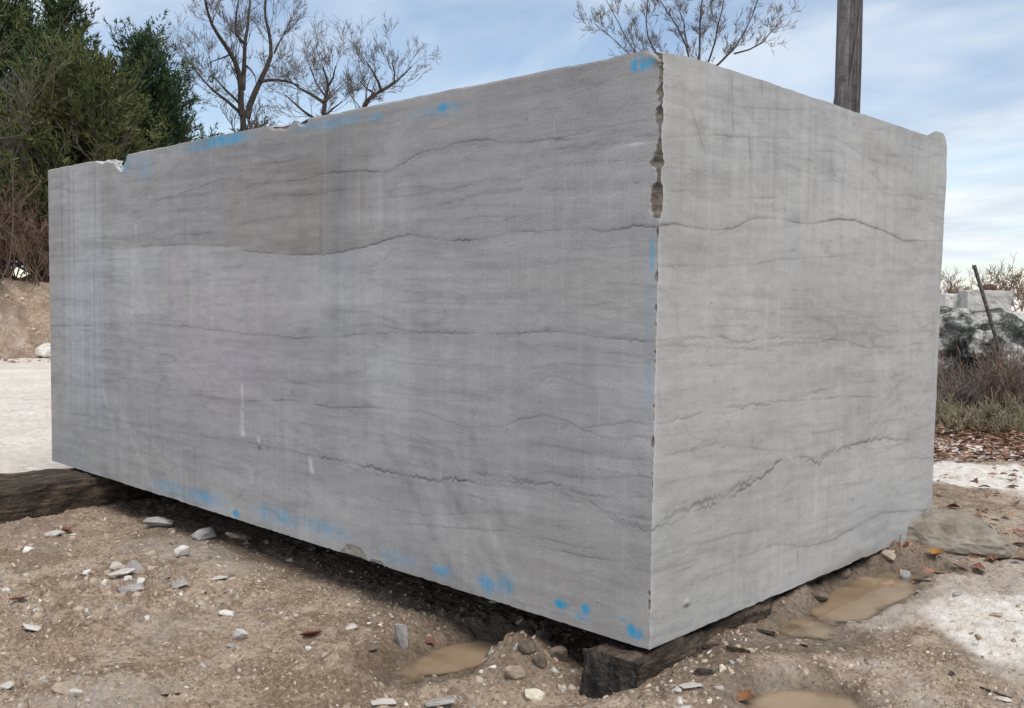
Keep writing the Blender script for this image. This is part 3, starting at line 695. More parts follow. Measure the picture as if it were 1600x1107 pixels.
vl1 = fbm(W * 0.9, warpR * 10, 327, 3); vl2 = fbm(W * 1.3 + 7, warpR * 16, 328, 3)
vl3 = fbm(W * 1.8 + 3, warpR * 25, 322, 3)
tone -= 0.15 * np.exp(-(vl1 / 0.022) ** 2) * sstep(fbm(W * 1.5, V2 * 4, 326, 2), -0.25, 0.3) + 0.14 * np.exp(-(vl2 / 0.026) ** 2) * sstep(fbm(W * 1.7, V2 * 5, 324, 2), -0.25, 0.3) + 0.11 * np.exp(-(vl3 / 0.035) ** 2) * sstep(fbm(W * 1.2, V2 * 3, 320, 2), -0.2, 0.3)
tone += 0.09 * sstep(fbm(W * 2.2, V2 * 2.6, 330, 4), 0.05, 0.5) - 0.07 * sstep(fbm(W * 1.8, V2 * 2.2, 332, 4), 0.05, 0.5)
tone += 0.13 * sR * (0.25 + 0.55 * sstep(V2, 1.2, 1.5)) + 0.05 * (1 - sstep(W, 0.0, 0.09))
tone += 0.04 * fbm(W * 2, warpR * 26, 281, 3) * sstep(W, 0.8, 1.6)
tone += 0.035 * sstep(W, 1.62, 1.64) * (1 - sstep(V2, 1.1, 1.6))
tone += 0.05 * sstep(fbm(W * 1.0, V2 * 1.4, 283, 3), 0, 0.5) * (1 - sstep(V2, 0.3, 0.7))
lipm = np.exp(-(((W - 2.22) / 0.10) ** 2 + ((V2 - 1.88) / 0.04) ** 2)) + sstep(W, BW - 0.035, BW) * 0.8
tone -= 0.16 * np.clip(lipm, 0, 1)
pit = sstep(vnoise(W * 80, V2 * 80, 285), 0.85, 0.97) * sstep(fbm(W * 2, V2 * 2, 287, 2), 0.05, 0.4)
tone -= 0.35 * pit
CR = np.array([0.362, 0.356, 0.346])[None, None, :] * tone[..., None]
CR = CR * (1 + 0.02 * fbm(W * 1.5, V2 * 1.5, 289, 2)[..., None] * np.array([1, 0.2, -1.2]))
CR = CR * (1 - np.minimum(0.85, 0.76 * seamR)[..., None])
k = (np.exp(-(((W - 0.212) / 0.020) ** 2 + ((V2 - 0.098) / 0.007) ** 2)))[..., None]; CR = CR * (1 - 0.85 * k)
k = (np.exp(-(((W - 0.212) / 0.018) ** 2 + ((V2 - 0.116) / 0.009) ** 2)))[..., None]; CR = CR * (1 + 0.45 * k)
ek = (np.exp(-(W / 0.012) ** 2) * (V2 > 0.01))[..., None]
CR = CR * (1 + 0.14 * ek)
dirt = (1 - sstep(V2 + 0.03 * fbm(W * 8, V2 * 8, 291, 3), 0.0, 0.05)) * sstep(W, 0.9, 1.3)
CR = CR * (1 - 0.45 * dirt[..., None]) + np.array([0.2, 0.15, 0.1]) * 0.45 * dirt[..., None]

def grid_faces(nrow, ncol, off, flip=False):
    i = np.arange(nrow * ncol).reshape(nrow, ncol) + off
    q = np.stack([i[:-1, :-1], i[:-1, 1:], i[1:, 1:], i[1:, :-1]], -1).reshape(-1, 4)
    return q[:, ::-1] if flip else q
vl = np.stack([LX, LY, LZ], -1).reshape(-1, 3); vr = np.stack([RX, RY, RZ], -1).reshape(-1, 3)
verts = [vl, vr]; cols = [C.reshape(-1, 3), CR.reshape(-1, 3)]
faces = [grid_faces(nv + 1, len(uu), 0, True), grid_faces(nv + 1, len(ww_), len(vl))]
off = len(vl) + len(vr)
# top: ruled between the two visible upper edges, then back, far end and underside
topL = np.stack([LX[-1], LY[-1], LZ[-1]], -1)[::10]; nT = len(topL)
topB = np.stack([topL[:, 0], np.full(nT, BW), np.interp(-topL[:, 0], [0, 0.3], [RZ[-1, -1], ZB + BH])], -1)
ts = np.linspace(0, 1, 40)[:, None, None]
tv = (topL[None] * (1 - ts) + topB[None] * ts)
tv[..., 2] += 0.012 * fbm(tv[..., 0] * 4, tv[..., 1] * 4, 295, 3) * np.minimum(ts[..., 0], 1 - ts[..., 0]) * 4
tv[:, 0, :] = np.stack([np.interp(np.linspace(0, 1, 40), np.linspace(0, 1, len(ww_)), a) for a in (RX[-1], RY[-1], RZ[-1])], -1)
n0 = tv.shape[1]
verts.append(tv.reshape(-1, 3)); faces.append(grid_faces(40, n0, off, True)); cols.append(np.full((40 * n0, 3), 0.33)); off += 40 * n0
bz = vv[::8]
bk_v = np.stack([np.stack([np.interp(bz, vv, RX[:, -1]) * (1 - s) + (-BL) * s, np.interp(bz, vv, RY[:, -1]) * (1 - s) + BW * s, np.interp(bz, vv, RZ[:, -1]) * (1 - s) + (ZB + bz) * s], -1) for s in np.linspace(0, 1, 60)], 1)
bk_v[..., 1] += 0.02 * fbm(bk_v[..., 0] * 3, bk_v[..., 2] * 3, 297, 4) * sstep(-bk_v[..., 0], 0.02, 0.3)
verts.append(bk_v.reshape(-1, 3)); faces.append(grid_faces(len(bz), 60, off)); cols.append(np.full((len(bz) * 60, 3), 0.28)); off += len(bz) * 60
fe = np.stack([np.stack([np.full(len(bz), -BL), np.interp(bz, vv, LY[:, -1]) * (1 - s) + BW * s, np.interp(bz, vv, LZ[:, -1])], -1) for s in np.linspace(0, 1, 20)], 1)
verts.append(fe.reshape(-1, 3)); faces.append(grid_faces(len(bz), 20, off, True)); cols.append(np.full((len(bz) * 20, 3), 0.32)); off += len(bz) * 20
verts.append(np.array([[-0.004, 0.004, ZB], [-BL, 0.004, ZB], [-BL, BW, ZB], [-0.004, BW, ZB]])); faces.append(np.array([[0, 1, 2, 3]]) + off); cols.append(np.full((4, 3), 0.25))
block = np_mesh('limestone_block', np.concatenate(verts), faces, M_BLOCK, colors=np.concatenate(cols), smooth=False)
tag(block, 'huge sawn grey limestone block with wavy dark seams and blue spray paint marks', 'stone block')

# ------------------------------------------------------------------ bearers under the block
def rough_box(name, size, seg, amp, seed, mats, loc, rotz=0.0, bevel=0.012, nscale=3.0, end_mat_axis=None, parent=None, smooth=False):
    bm = bmesh.new()
    bmesh.ops.create_cube(bm, size=1.0)
    for v in bm.verts: v.co = Vector((v.co.x * size[0], v.co.y * size[1], (v.co.z + 0.5) * size[2]))
    bmesh.ops.bevel(bm, geom=bm.edges[:], offset=bevel, segments=2, profile=0.6, affect='EDGES')
    for ax in range(3):
        n = seg[ax]
        for k in range(1, n):
            co = [0, 0, 0]; no = [0, 0, 0]; no[ax] = 1
            co[ax] = (k / n) * size[ax] - (size[ax] / 2 if ax < 2 else 0)
            bmesh.ops.bisect_plane(bm, geom=bm.verts[:] + bm.edges[:] + bm.faces[:], plane_co=co, plane_no=no)
    bm.normal_update()
    for v in bm.verts:
        p = v.co * nscale + Vector((seed * 3.7, seed * 1.3, 0))
        d = mnoise.fractal(p, 0.9, 2.1, 4)
        d2 = mnoise.fractal(p * 5, 0.9, 2.1, 3)
        v.co += v.normal * amp * (d + 0.3 * d2)
    if end_mat_axis is not None:
        for f in bm.faces:
            if abs(f.normal[end_mat_axis]) > 0.8: f.material_index = 1
    me = bpy.data.meshes.new(name); bm.to_mesh(me); bm.free()
    if smooth: me.polygons.foreach_set('use_smooth', np.ones(len(me.polygons), bool))
    for mm in mats: me.materials.append(mm)
    o = bpy.data.objects.new(name, me); o.location = loc; o.rotation_euler = (0, 0, rotz)
    COL.objects.link(o)
    if parent: o.parent = parent
    return o
t = rough_box('timber_bearer', (0.25, 2.5, 0.215), (10, 80, 10), 0.034, 3, [M_TIMBER, M_TIMBER_END], (-0.175, 1.16, -0.028), math.radians(3.5), 0.03, 4.0, 1)
tag(t, 'dark weathered timber under the near corner of the big block', 'timber', 'timbers carrying the block')
t = rough_box('timber_bearer', (0.44, 3.7, 0.235), (12, 90, 10), 0.030, 8, [M_TIMBER, M_TIMBER_END], (-4.37, 0.45, -0.055), 0.0, 0.04, 3.0, 1)
tag(t, 'long brown timber jutting out to the left from under the far end of the block', 'timber', 'timbers carrying the block')

# ------------------------------------------------------------------ loose stones
def terrain_z(x, y):
    s = (x - CAM[0]) * D0[0] + (y - CAM[1]) * D0[1]; t = (x - CAM[0]) * D1[0] + (y - CAM[1]) * D1[1]
    b = float(bank_h(np.array(s), np.array(t))) if 19 < s < 64 and -23 < t < 19 else -9
    return max(b, float(ground_h(x, y)))

def stand_at(px, dist):
    """the point of the terrain in the direction of image column px, dist metres away"""
    d = ray(px, 470); d = d / math.hypot(d[0], d[1])
    x, y = CAM[0] + d[0] * dist, CAM[1] + d[1] * dist
    return np.array([x, y, terrain_z(x, y)])

def hull_mesh(name, size, seed, npts=16, boxy=0.55, subdiv=0, amp=0.0):
    rng = random.Random(seed)
    bm = bmesh.new()
    for _ in range(npts):
        p = Vector((rng.gauss(0, 1), rng.gauss(0, 1), rng.gauss(0, 1))).normalized()
        mx = max(abs(p.x), abs(p.y), abs(p.z)); q = p / mx
        p = p.lerp(q, boxy * rng.uniform(0.3, 1.0)) * rng.uniform(0.8, 1.05)
        bm.verts.new((p.x * size[0] / 2, p.y * size[1] / 2, p.z * size[2] / 2))
    r = bmesh.ops.convex_hull(bm, input=bm.verts[:])
    bmesh.ops.delete(bm, geom=list({g for g in r['geom_interior'] + r['geom_unused'] if isinstance(g, bmesh.types.BMVert)}), context='VERTS')
    if subdiv:
        bmesh.ops.bevel(bm, geom=bm.edges[:], offset=min(size) * 0.05, segments=1, affect='EDGES')
        bmesh.ops.triangulate(bm, faces=bm.faces[:])
        for _ in range(subdiv):
            bmesh.ops.subdivide_edges(bm, edges=bm.edges[:], cuts=1, use_grid_fill=True)
        bm.normal_update()
        sc = 2.2 / max(size)
        for v in bm.verts:
            p = v.co * sc + Vector((seed, 0, seed * 0.37))
            v.co += v.normal * amp * (mnoise.fractal(p, 0.8, 2.1, 4) + 0.35 * mnoise.fractal(p * 4, 0.8, 2.1, 3))
    zmin = min(v.co.z for v in bm.verts)
    for v in bm.verts: v.co.z -= zmin
    bmesh.ops.recalc_face_normals(bm, faces=bm.faces[:])
    me = bpy.data.meshes.new(name); bm.to_mesh(me); bm.free()
    return me

CHIPS = [  # image column and row of the foot, width and height in image pixels there, colour, label
    (250, 824, 68, 24, 'grey', 'wide flat grey stone in the shade below the far half of the block'),
    (322, 842, 42, 30, 'grey', 'grey wedge shaped stone right of the wide flat stone under the block'),
    (372, 843, 46, 22, 'tan', 'dull brownish stone under the block, right of the grey wedge stone'),
    (288, 869, 28, 26, 'white', 'bright white angular stone just in front of the grey wedge stone'),
    (207, 893, 36, 36, 'grey', 'upright blue grey angular stone amid the cluster of chips at left'),
    (185, 886, 34, 15, 'pale', 'thin pale flake leaning against the upright blue grey stone'),
    (188, 896, 46, 10, 'pale', 'long thin pale flake in front of the upright blue grey stone'),
    (200, 906, 15, 12, 'white', 'small white chip left of the larger white chip in the cluster'),
    (223, 913, 19, 18, 'white', 'larger white chip below the upright blue grey stone'),
    (206, 922, 46, 18, 'grey', 'low grey stone at the bottom of the chip cluster on the left'),
    (138, 896, 16, 11, 'white', 'small white pebble left of the chip cluster'),
    (161, 914, 11, 13, 'white', 'little pinkish white pebble below and left of the chip cluster'),
    (84, 836, 40, 15, 'pale', 'pale lump of stone in front of the long timber at left'),
    (353, 961, 27, 14, 'white', 'white jagged chip in open dirt in front of the block'),
    (345, 906, 36, 13, 'pale', 'pale flat chip with dark lower side, above the jagged white chip'),
    (282, 915, 30, 15, 'grey', 'grey stone half sunk in dirt right of the chip cluster'),
    (310, 925, 32, 12, 'tan', 'tan clod beside the half sunk grey stone'),
    (229, 968, 12, 11, 'white', 'single small white pebble in the smooth dirt left of the middle'),
    (376, 1000, 28, 24, 'pale', 'pale broken stone among dark clods left of the red leaf'),
    (362, 1010, 24, 12, 'grey', 'grey clod at the foot of the pale broken stone'),
    (50, 985, 46, 15, 'pale', 'broad pale stone pressed into the dirt near the left border'),
    (9, 925, 15, 13, 'white', 'white pebble right at the left border of the picture'),
    (104, 1080, 50, 28, 'tan', 'rounded tan clod at the lower left'),
    (122, 1090, 26, 22, 'pale', 'pale stone against the right side of the rounded tan clod'),
    (12, 1074, 26, 16, 'pale', 'pale flat stone in the lower left corner'),
    (632, 1008, 27, 54, 'grey', 'upright pointed grey shard stuck in the mud by the puddle'),
    (548, 982, 34, 14, 'pale', 'pale flat chip left of the upright shard'),
    (481, 1015, 13, 12, 'white', 'round white pebble right below the red brown leaf'),
    (577, 976, 8, 7, 'white', 'left of two tiny white pebbles near the upright shard'),
    (593, 977, 8, 7, 'white', 'right of two tiny white pebbles near the upright shard'),
    (580, 1014, 26, 12, 'dark', 'dark clod left of the upright shard'),
    (832, 1092, 40, 28, 'cream', 'cream coloured chunk at the lower edge beside the near timber'),
    (802, 1058, 38, 32, 'tan', 'tan angular clod on the mud heap, above the cream chunk'),
    (770, 1045, 14, 12, 'white', 'small white pebble on the mud heap by the puddle'),
    (752, 1052, 11, 9, 'white', 'tiny white pebble left of another on the mud heap'),
    (822, 1018, 34, 26, 'dark', 'dark wet clod on the left flank of the mud heap'),
    (850, 1004, 38, 30, 'dark', 'dark wet clod on top of the mud heap under the block'),
    (872, 1028, 30, 30, 'dark', 'dark wet clod between mud heap and near timber'),
    (845, 1040, 30, 22, 'dark', 'dark wet clod in the middle of the mud heap'),
    (690, 1098, 54, 22, 'grey', 'flat grey stone at the bottom border left of the cream chunk'),
    (600, 1100, 44, 16, 'pale', 'pale chip at the bottom border below the puddle'),
    (1082, 1074, 42, 12, 'pale', 'long pale sliver of stone right of the near timber'),
    (1128, 1049, 12, 17, 'cream', 'small cream chip standing right of the near timber'),
    (1058, 1080, 24, 14, 'pale', 'dull pale chip left of the long pale sliver'),
    (1109, 1098, 13, 11, 'cream', 'cream pebble below the long pale sliver'),
    (1123, 1094, 9, 9, 'cream', 'tiny cream pebble right beside another below the pale sliver'),
    (1068, 1110, 32, 15, 'pale', 'blue grey stone cut by the bottom border right of the timber'),
    (1411, 906, 22, 24, 'grey', 'dark grey triangular chip standing in the right hand puddle'),
    (1362, 918, 13, 12, 'dark', 'small dark chip in the right hand puddle'),
    (1440, 926, 30, 9, 'grey', 'flat grey chip at the edge of the white dust patch'),
    (1498, 930, 19, 11, 'grey', 'small grey stone lying on the white dust patch'),
    (1554, 962, 32, 12, 'tan', 'brown lump on the white dust patch near the right border'),
    (1524, 1010, 12, 10, 'tan', 'brown crumb low on the white dust patch'),
    (1486, 1056, 12, 14, 'dark', 'dark hooked crumb below the white dust patch'),
    (1407, 853, 13, 26, 'grey', 'thin grey splinter of stone leaning on the end of the block'),
    (1385, 872, 30, 20, 'tan', 'tan stone at the muddy foot of the end face'),
    (1318, 902, 34, 22, 'dark', 'dark clod at the foot of the end face above the puddle'),
    (1276, 935, 40, 20, 'dark', 'dark clod beside the puddle, nearest the end face'),
    (1570, 1095, 36, 14, 'pale', 'pale chip in the lower right corner'),
]
for k, (px, py, wpx, hpx, colr, label) in enumerate(CHIPS):
    p = ground_at(px, py)
    dist = float(np.dot(p - CAM, FW))
    w, h = wpx / FPX * dist, hpx / FPX * dist
    rng = random.Random(k * 7 + 1)
    cosd = 0.9
    dep = w * rng.uniform(0.55, 0.9)
    hh = max(0.3 * min(w, h), (h - 0.30 * dep) / cosd)
    me = hull_mesh('stone_chip', (w, dep, hh * 1.12), k + 11, 24 if colr in ('tan', 'dark') else 15, 0.5, 1, 0.045 * w)
    me.materials.append(M_ROCK[colr])
    o = bpy.data.objects.new('stone_chip' if colr not in ('tan', 'dark') else 'dirt_clod', me)
    o.location = (p[0], p[1], p[2] - 0.22 * hh)
    o.rotation_euler = (rng.uniform(-0.3, 0.3), rng.uniform(-0.25, 0.25), YAW * -1 + rng.uniform(-0.3, 0.3))
    COL.objects.link(o)
    tag(o, label, 'clod' if colr in ('tan', 'dark') else 'stone', 'stones and clods scattered round the block')

def cut_rock(name, size, seed, amp, boxy=0.7, cuts=11, sub=5):
    """a rounded lump clipped by random planes, then roughened"""
    rg_ = np.random.default_rng(seed)
    bm = bmesh.new(); bmesh.ops.create_icosphere(bm, subdivisions=sub, radius=1.0)
    co = np.array([v.co[:] for v in bm.verts])
    pw = 2 + 5 * boxy
    co /= (np.abs(co) ** pw).sum(1, keepdims=True) ** (1 / pw)
    for _ in range(cuts):
        n_ = rg_.normal(0, 1, 3); n_[2] = abs(n_[2]) * 0.8; n_ /= np.linalg.norm(n_)
        d_ = rg_.uniform(0.78, 1.08)
        ex = np.maximum(0, co @ n_ - d_); co = co - ex[:, None] * n_
    co = co * np.array(size) / 2
    for k_, v in enumerate(bm.verts): v.co = co[k_]
    bm.normal_update()
    sc = 2.6 / max(size)
    for v in bm.verts:
        q_ = v.co * sc + Vector((seed * 1.7, 0, seed * 0.37))
        v.co += v.normal * amp * (mnoise.fractal(q_, 0.8, 2.1, 4) + 0.4 * mnoise.fractal(q_ * 4.5, 0.8, 2.1, 3))
    zmin = min(v.co.z for v in bm.verts)
    for v in bm.verts: v.co.z -= zmin
    me = bpy.data.meshes.new(name); bm.to_mesh(me); bm.free()
    return me

def boulder(name, px, py, size, rot, seed, mat, label, cat, amp, npts=20, boxy=0.7, pos=None, sink=0.1, group=None, sub=2):
    p = ground_at(px, py) if pos is None else np.array(pos)
    me = cut_rock(name, size, seed, amp * 0.8, boxy, 12, 5 if sub > 2 else 4)
    me.materials.append(mat)
    o = bpy.data.objects.new(name, me)
    o.location = (p[0], p[1], p[2] - sink * size[2]); o.rotation_euler = (0, 0, rot)
    COL.objects.link(o)
    return tag(o, label, cat, group)

boulder('flat_rock', 1487, 852, (0.50, 0.30, 0.17), 0.35, 5, M_ROCK['slab'], 'low flat tan grey rock lying against the far corner of the end face', 'rock', 0.030, sink=0.22)
# white rock on the bank, far left
p = stand_at(69, 21.6)
boulder('bank_rock', 0, 0, (0.30, 0.28, 0.26), 0.3, 9, M_ROCK['white'], 'white rock near the top of the earth bank at far left', 'rock', 0.02, pos=(p[0], p[1], p[2] + 0.02))
# weathered boulder behind the brush
p = stand_at(1500, 12.6)
boulder('weathered_boulder', 0, 0, (1.9, 1.2, 1.06), 0.55, 23, M_BOULDER, 'dark lichen stained limestone boulder behind the brush at right', 'boulder', 0.10, 26, 0.8, pos=(p[0], p[1], p[2]), sink=0.04, sub=3)
p = stand_at(1622, 12.9)
boulder('pale_boulder', 0, 0, (0.62, 0.6, 0.85), 0.2, 29, M_ROCK['white'], 'pale boulder cut off by the right border beside the dark boulder', 'boulder', 0.04, 22, 0.85, pos=(p[0], p[1], p[2]), sink=0.05)

p = stand_at(1566, 12.2)
boulder('weathered_boulder', 0, 0, (0.85, 0.8, 0.93), 1.0, 37, M_BOULDER, 'smaller dark boulder crowding the right side of the lichen stained one', 'boulder', 0.10, 22, 0.85, pos=(p[0], p[1], p[2]), sink=0.04, sub=3)
# far quarry blocks
def far_block(px, dist, size, rot, seed, mat, label):
    p = stand_at(px, dist)
    o = rough_box('quarry_block', size, (16, 12, 12), 0.11, seed, [mat], (p[0], p[1], p[2] - 0.05), rot, 0.06, 1.2)
    return tag(o, label, 'stone block', 'rough blocks in the far yard'), p
far_block(1491, 70, (2.0, 1.6, 1.75), 0.80, 2, M_ROCK['far'], 'white rough quarry block in the distance, left of the two')
b2, p2 = far_block(1538, 69, (2.7, 1.8, 2.0), 0.66, 4, M_ROCK['fargrey'], 'grey white rough quarry block in the distance, carrying a rust brown rock')
boulder('rust_rock', 0, 0, (0.85, 0.6, 0.42), 0.6, 31, M_ROCK['rust'], 'rust brown rock sitting on top of the far grey white quarry block', 'rock', 0.03, pos=(p2[0] + 0.25, p2[1], p2[2] + 1.97), sink=0.08)
far_block(1612, 66, (2.6, 1.6, 0.7), 0.4, 6, M_ROCK['far'], 'low white quarry block in the distance at the right border')

# gravel: thousands of chips and crumbs nobody could count, one mesh
rng = np.random.default_rng(4)
temps = []
for s in range(6):
    me = hull_mesh('tmp', (1, 1, 0.7), 100 + s, 9, 0.5)
    tv_ = np.array([v.co[:] for v in me.vertices]); bm = bmesh.new(); bm.from_mesh(me); bmesh.ops.triangulate(bm, faces=bm.faces[:])
    tf_ = np.array([[v.index for v in f.verts] for f in bm.faces]); bm.free(); bpy.data.meshes.remove(me)
    temps.append((tv_, tf_))
def scatter(n, pxr, pyr, smin, smax, palette, weights, dens=None, power=2.2):
    V_, F_, C_ = [], [], []
    o_ = 0
    px = rng.uniform(*pxr, n); py = pyr[0] + (pyr[1] - pyr[0]) * rng.uniform(0, 1, n)
    for i in range(n):
        p = plane_at(px[i], py[i], 0.05)
        x, y = p[0], p[1]
        if -BL < x < -0.02 and 0.5 < y < BW: continue
        if any(puddle_q(x, y, P) < 1.15 for P in PUDDLES) and rng.uniform() < 0.93: continue
        if math.hypot((x - 0.78) / 0.42, (y - 1.28) / 0.42) < 1 and rng.uniform() < 0.75: continue
        if dens is not None and rng.uniform() > dens(x, y): continue
        r = smin + (smax - smin) * rng.uniform() ** power
        tv_, tf_ = temps[rng.integers(6)]
        a = rng.uniform(0, 6.28); ca, sa = math.cos(a), math.sin(a)
        q = tv_ * r * np.array([1, rng.uniform(0.7, 1), rng.uniform(0.75, 1.35)])
        V_.append(np.stack([x + q[:, 0] * ca - q[:, 1] * sa, y + q[:, 0] * sa + q[:, 1] * ca, q[:, 2] - 0.42 * r], -1))
        F_.append(tf_ + o_); o_ += len(tv_)
        c = np.array(palette[rng.choice(len(palette), p=weights)]) * rng.uniform(0.75, 1.2)
        C_.append(np.tile(c, (len(tv_), 1)))
    V_ = np.concatenate(V_); V_[:, 2] += ground_h(V_[:, 0], V_[:, 1])
    return V_, np.concatenate(F_), np.concatenate(C_)
PAL = [(0.66, 0.63, 0.58), (0.38, 0.36, 0.34), (0.38, 0.30, 0.23), (0.24, 0.18, 0.13), (0.47, 0.39, 0.31)]
cl = lambda x, y: 0.35 + 0.65 * float(sstep(fbm(x * 1.1, y * 1.1, 401, 3), -0.15, 0.25))
v, f, c = scatter(17000, (-60, 1660), (735, 1150), 0.006, 0.030, PAL, [0.02, 0.06, 0.47, 0.30, 0.15], cl)
tag(np_mesh('gravel', v, f, M_GRAVEL, colors=c), 'loose gravel and crumbs of limestone strewn over the dirt', 'gravel', kind='stuff')
v, f, c = scatter(1500, (880, 1420), (860, 1130), 0.010, 0.045, PAL, [0.04, 0.12, 0.34, 0.42, 0.08], lambda x, y: math.exp(-((x - 0.02) / 0.13) ** 2) + 0.05)
v2, f2, c2 = scatter(1900, (380, 900), (850, 1110), 0.010, 0.050, PAL, [0.03, 0.15, 0.34, 0.42, 0.06], lambda x, y: float(np.exp(-(((x + 0.55) / 0.35) ** 2 + ((y - 0.0) / 0.25) ** 2)) + 0.35 * np.exp(-((y - 0.15) / 0.25) ** 2)))
v3, f3, c3 = scatter(1100, (-40, 420), (815, 945), 0.016, 0.070, PAL, [0.03, 0.07, 0.50, 0.30, 0.10], cl, 2.0)
v4, f4, c4 = scatter(900, (-40, 1500), (930, 1150), 0.014, 0.050, PAL, [0.03, 0.08, 0.46, 0.30, 0.13], cl, 1.8)
v = np.concatenate([v, v2, v3, v4]); f = np.concatenate([f, f2 + len(c), f3 + len(c) + len(c2), f4 + len(c) + len(c2) + len(c3)]); c = np.concatenate([c, c2, c3, c4])
tag(np_mesh('mud_crumbs', v, f, M_GRAVEL, colors=c), 'dark crumbs of mud heaped along the foot of the block', 'mud', kind='stuff')

V_, F_, C_ = [], [], []; o_ = 0
for i in range(900):
    s = rng.uniform(20.2, 23.0); t = rng.uniform(-6, 6)
    tv_, tf_ = temps[rng.integers(6)]; r = 0.03 + 0.13 * rng.uniform() ** 3
    x, y = CAM[0] + s * D0[0] + t * D1[0], CAM[1] + s * D0[1] + t * D1[1]
    V_.append(tv_ * r * rng.uniform(0.7, 1.3, 3) + np.array([x, y, terrain_z(x, y) - 0.2 * r])); F_.append(tf_ + o_); o_ += len(tv_)
    C_.append(np.tile(np.array(PAL[rng.choice(5, p=[0.08, 0.12, 0.35, 0.2, 0.25])]) * rng.uniform(0.7, 1.2), (len(tv_), 1)))
tag(np_mesh('bank_rubble', np.concatenate(V_), np.concatenate(F_), M_GRAVEL, colors=np.concatenate(C_)), 'crumbs and small stones on the earth bank at far left', 'rubble', kind='stuff')

# ------------------------------------------------------------------ dead leaves, bark and sticks
def leaf_arrays(L, wd, curl, rng_):
    t = np.linspace(0, 1, 5); prof = np.sin(np.pi * np.clip(t * 0.92 + 0.04, 0, 1)) ** 0.8 * wd / 2
    mid = np.stack([(t - 0.5) * L, 0 * t, curl * L * (t - 0.5) ** 2 * 2], -1)
    lf_ = mid + np.stack([0 * t, prof * (1 + 0.3 * np.sin(t * 15)), prof * 0.55], -1)
    rt_ = mid + np.stack([0 * t, -prof * (1 + 0.3 * np.cos(t * 13)), prof * 0.55], -1)
    v_ = np.concatenate([mid, lf_, rt_]); f_ = []
    for i in range(4):
        f_ += [[i, i + 1, i + 6, i + 5], [i + 1, i, i + 10, i + 11]]
    return v_, np.array(f_)
LEAVES = [
    (486, 997, 38, (0.10, 0.03, 0.022), 'curled red brown leaf on the dirt in front of the block'),
    (872, 1018, 26, (0.11, 0.035, 0.025), 'dark red leaf in the mud left of the near timber'),
    (1165, 1096, 44, (0.14, 0.065, 0.03), 'brown leaf at the border of the puddle by the bottom edge'),
    (1411, 862, 34, (0.15, 0.06, 0.03), 'rust brown leaf standing at the foot of the end face'),
    (1462, 868, 30, (0.20, 0.10, 0.035), 'orange brown leaf in front of the low flat rock'),
    (1540, 838, 16, (0.15, 0.06, 0.035), 'small rust leaf on the right end of the low flat rock'),
    (104, 832, 26, (0.12, 0.045, 0.03), 'reddish leaf against the foot of the long timber at left'),
    (1500, 890, 26, (0.11, 0.075, 0.06), 'grey brown leaf above the white dust patch'),
    (1530, 896, 24, (0.10, 0.07, 0.055), 'dark leaf above the white dust patch, right of the grey brown one'),
    (672, 1005, 22, (0.10, 0.045, 0.03), 'small dark leaf right of the upright shard'),
    (28, 940, 30, (0.17, 0.08, 0.055), 'faded reddish leaf in the dirt near the left border'),
]
for k, (px, py, wpx, colr, label) in enumerate(LEAVES):
    p = ground_at(px, py); L = wpx / FPX * float(np.dot(p - CAM, FW))
    r_ = random.Random(k + 50)
    v_, f_ = leaf_arrays(L, L * 0.55, r_.uniform(0.05, 0.3), r_)
    o = np_mesh('dead_leaf', v_, f_, M_LEAF, colors=np.tile(np.array(colr) * 1.5, (len(v_), 1)), smooth=True)
    o.location = (p[0], p[1], p[2] + 0.004 + 0.05 * L); o.rotation_euler = (r_.uniform(-0.5, 0.5) + (0.8 if k == 3 else 0), r_.uniform(-0.25, 0.25), r_.uniform(0, 6))
    tag(o, label, 'leaf', 'single fallen leaves')
V_, F_, C_ = [], [], []; o_ = 0
for i in range(2600):
    px_ = rng.uniform(1440, 1680)
    py_ = 646 + 82 * rng.uniform() ** 1.6 if i < 2500 else rng.uniform(735, 900)
    p = plane_at(px_, py_, 0.15)
    if p[0] < 0.05 and p[1] < BW + 0.15: continue
    L = rng.uniform(0.03, 0.08)
    v_, f_ = leaf_arrays(L, L * rng.uniform(0.4, 0.7), rng.uniform(-0.2, 0.35), rng)
    a, b = rng.uniform(0, 6.28), rng.uniform(-0.5, 0.5)
    Rm = np.array(Matrix.Rotation(a, 3, 'Z') @ Matrix.Rotation(b, 3, 'X'))
    v_ = v_ @ Rm.T; v_[:, 2] += 0.006 + 0.02 * rng.uniform()
    v_[:, 0] += p[0]; v_[:, 1] += p[1]; v_[:, 2] += float(ground_h(p[0], p[1], False)) + 0.008
    V_.append(v_); F_.append(f_ + o_); o_ += len(v_)
    c = np.array([(0.23, 0.115, 0.075), (0.33, 0.20, 0.14), (0.15, 0.075, 0.05), (0.46, 0.36, 0.28), (0.12, 0.08, 0.06)][rng.choice(5, p=[0.3, 0.25, 0.2, 0.1, 0.15])]) * rng.uniform(0.7, 1.3)
    C_.append(np.tile(c, (len(v_), 1)))
tag(np_mesh('leaf_litter', np.concatenate(V_), np.concatenate(F_), M_LEAF, colors=np.concatenate(C_), smooth=True), 'russet leaf litter covering the ground at right', 'leaf litter', kind='stuff')

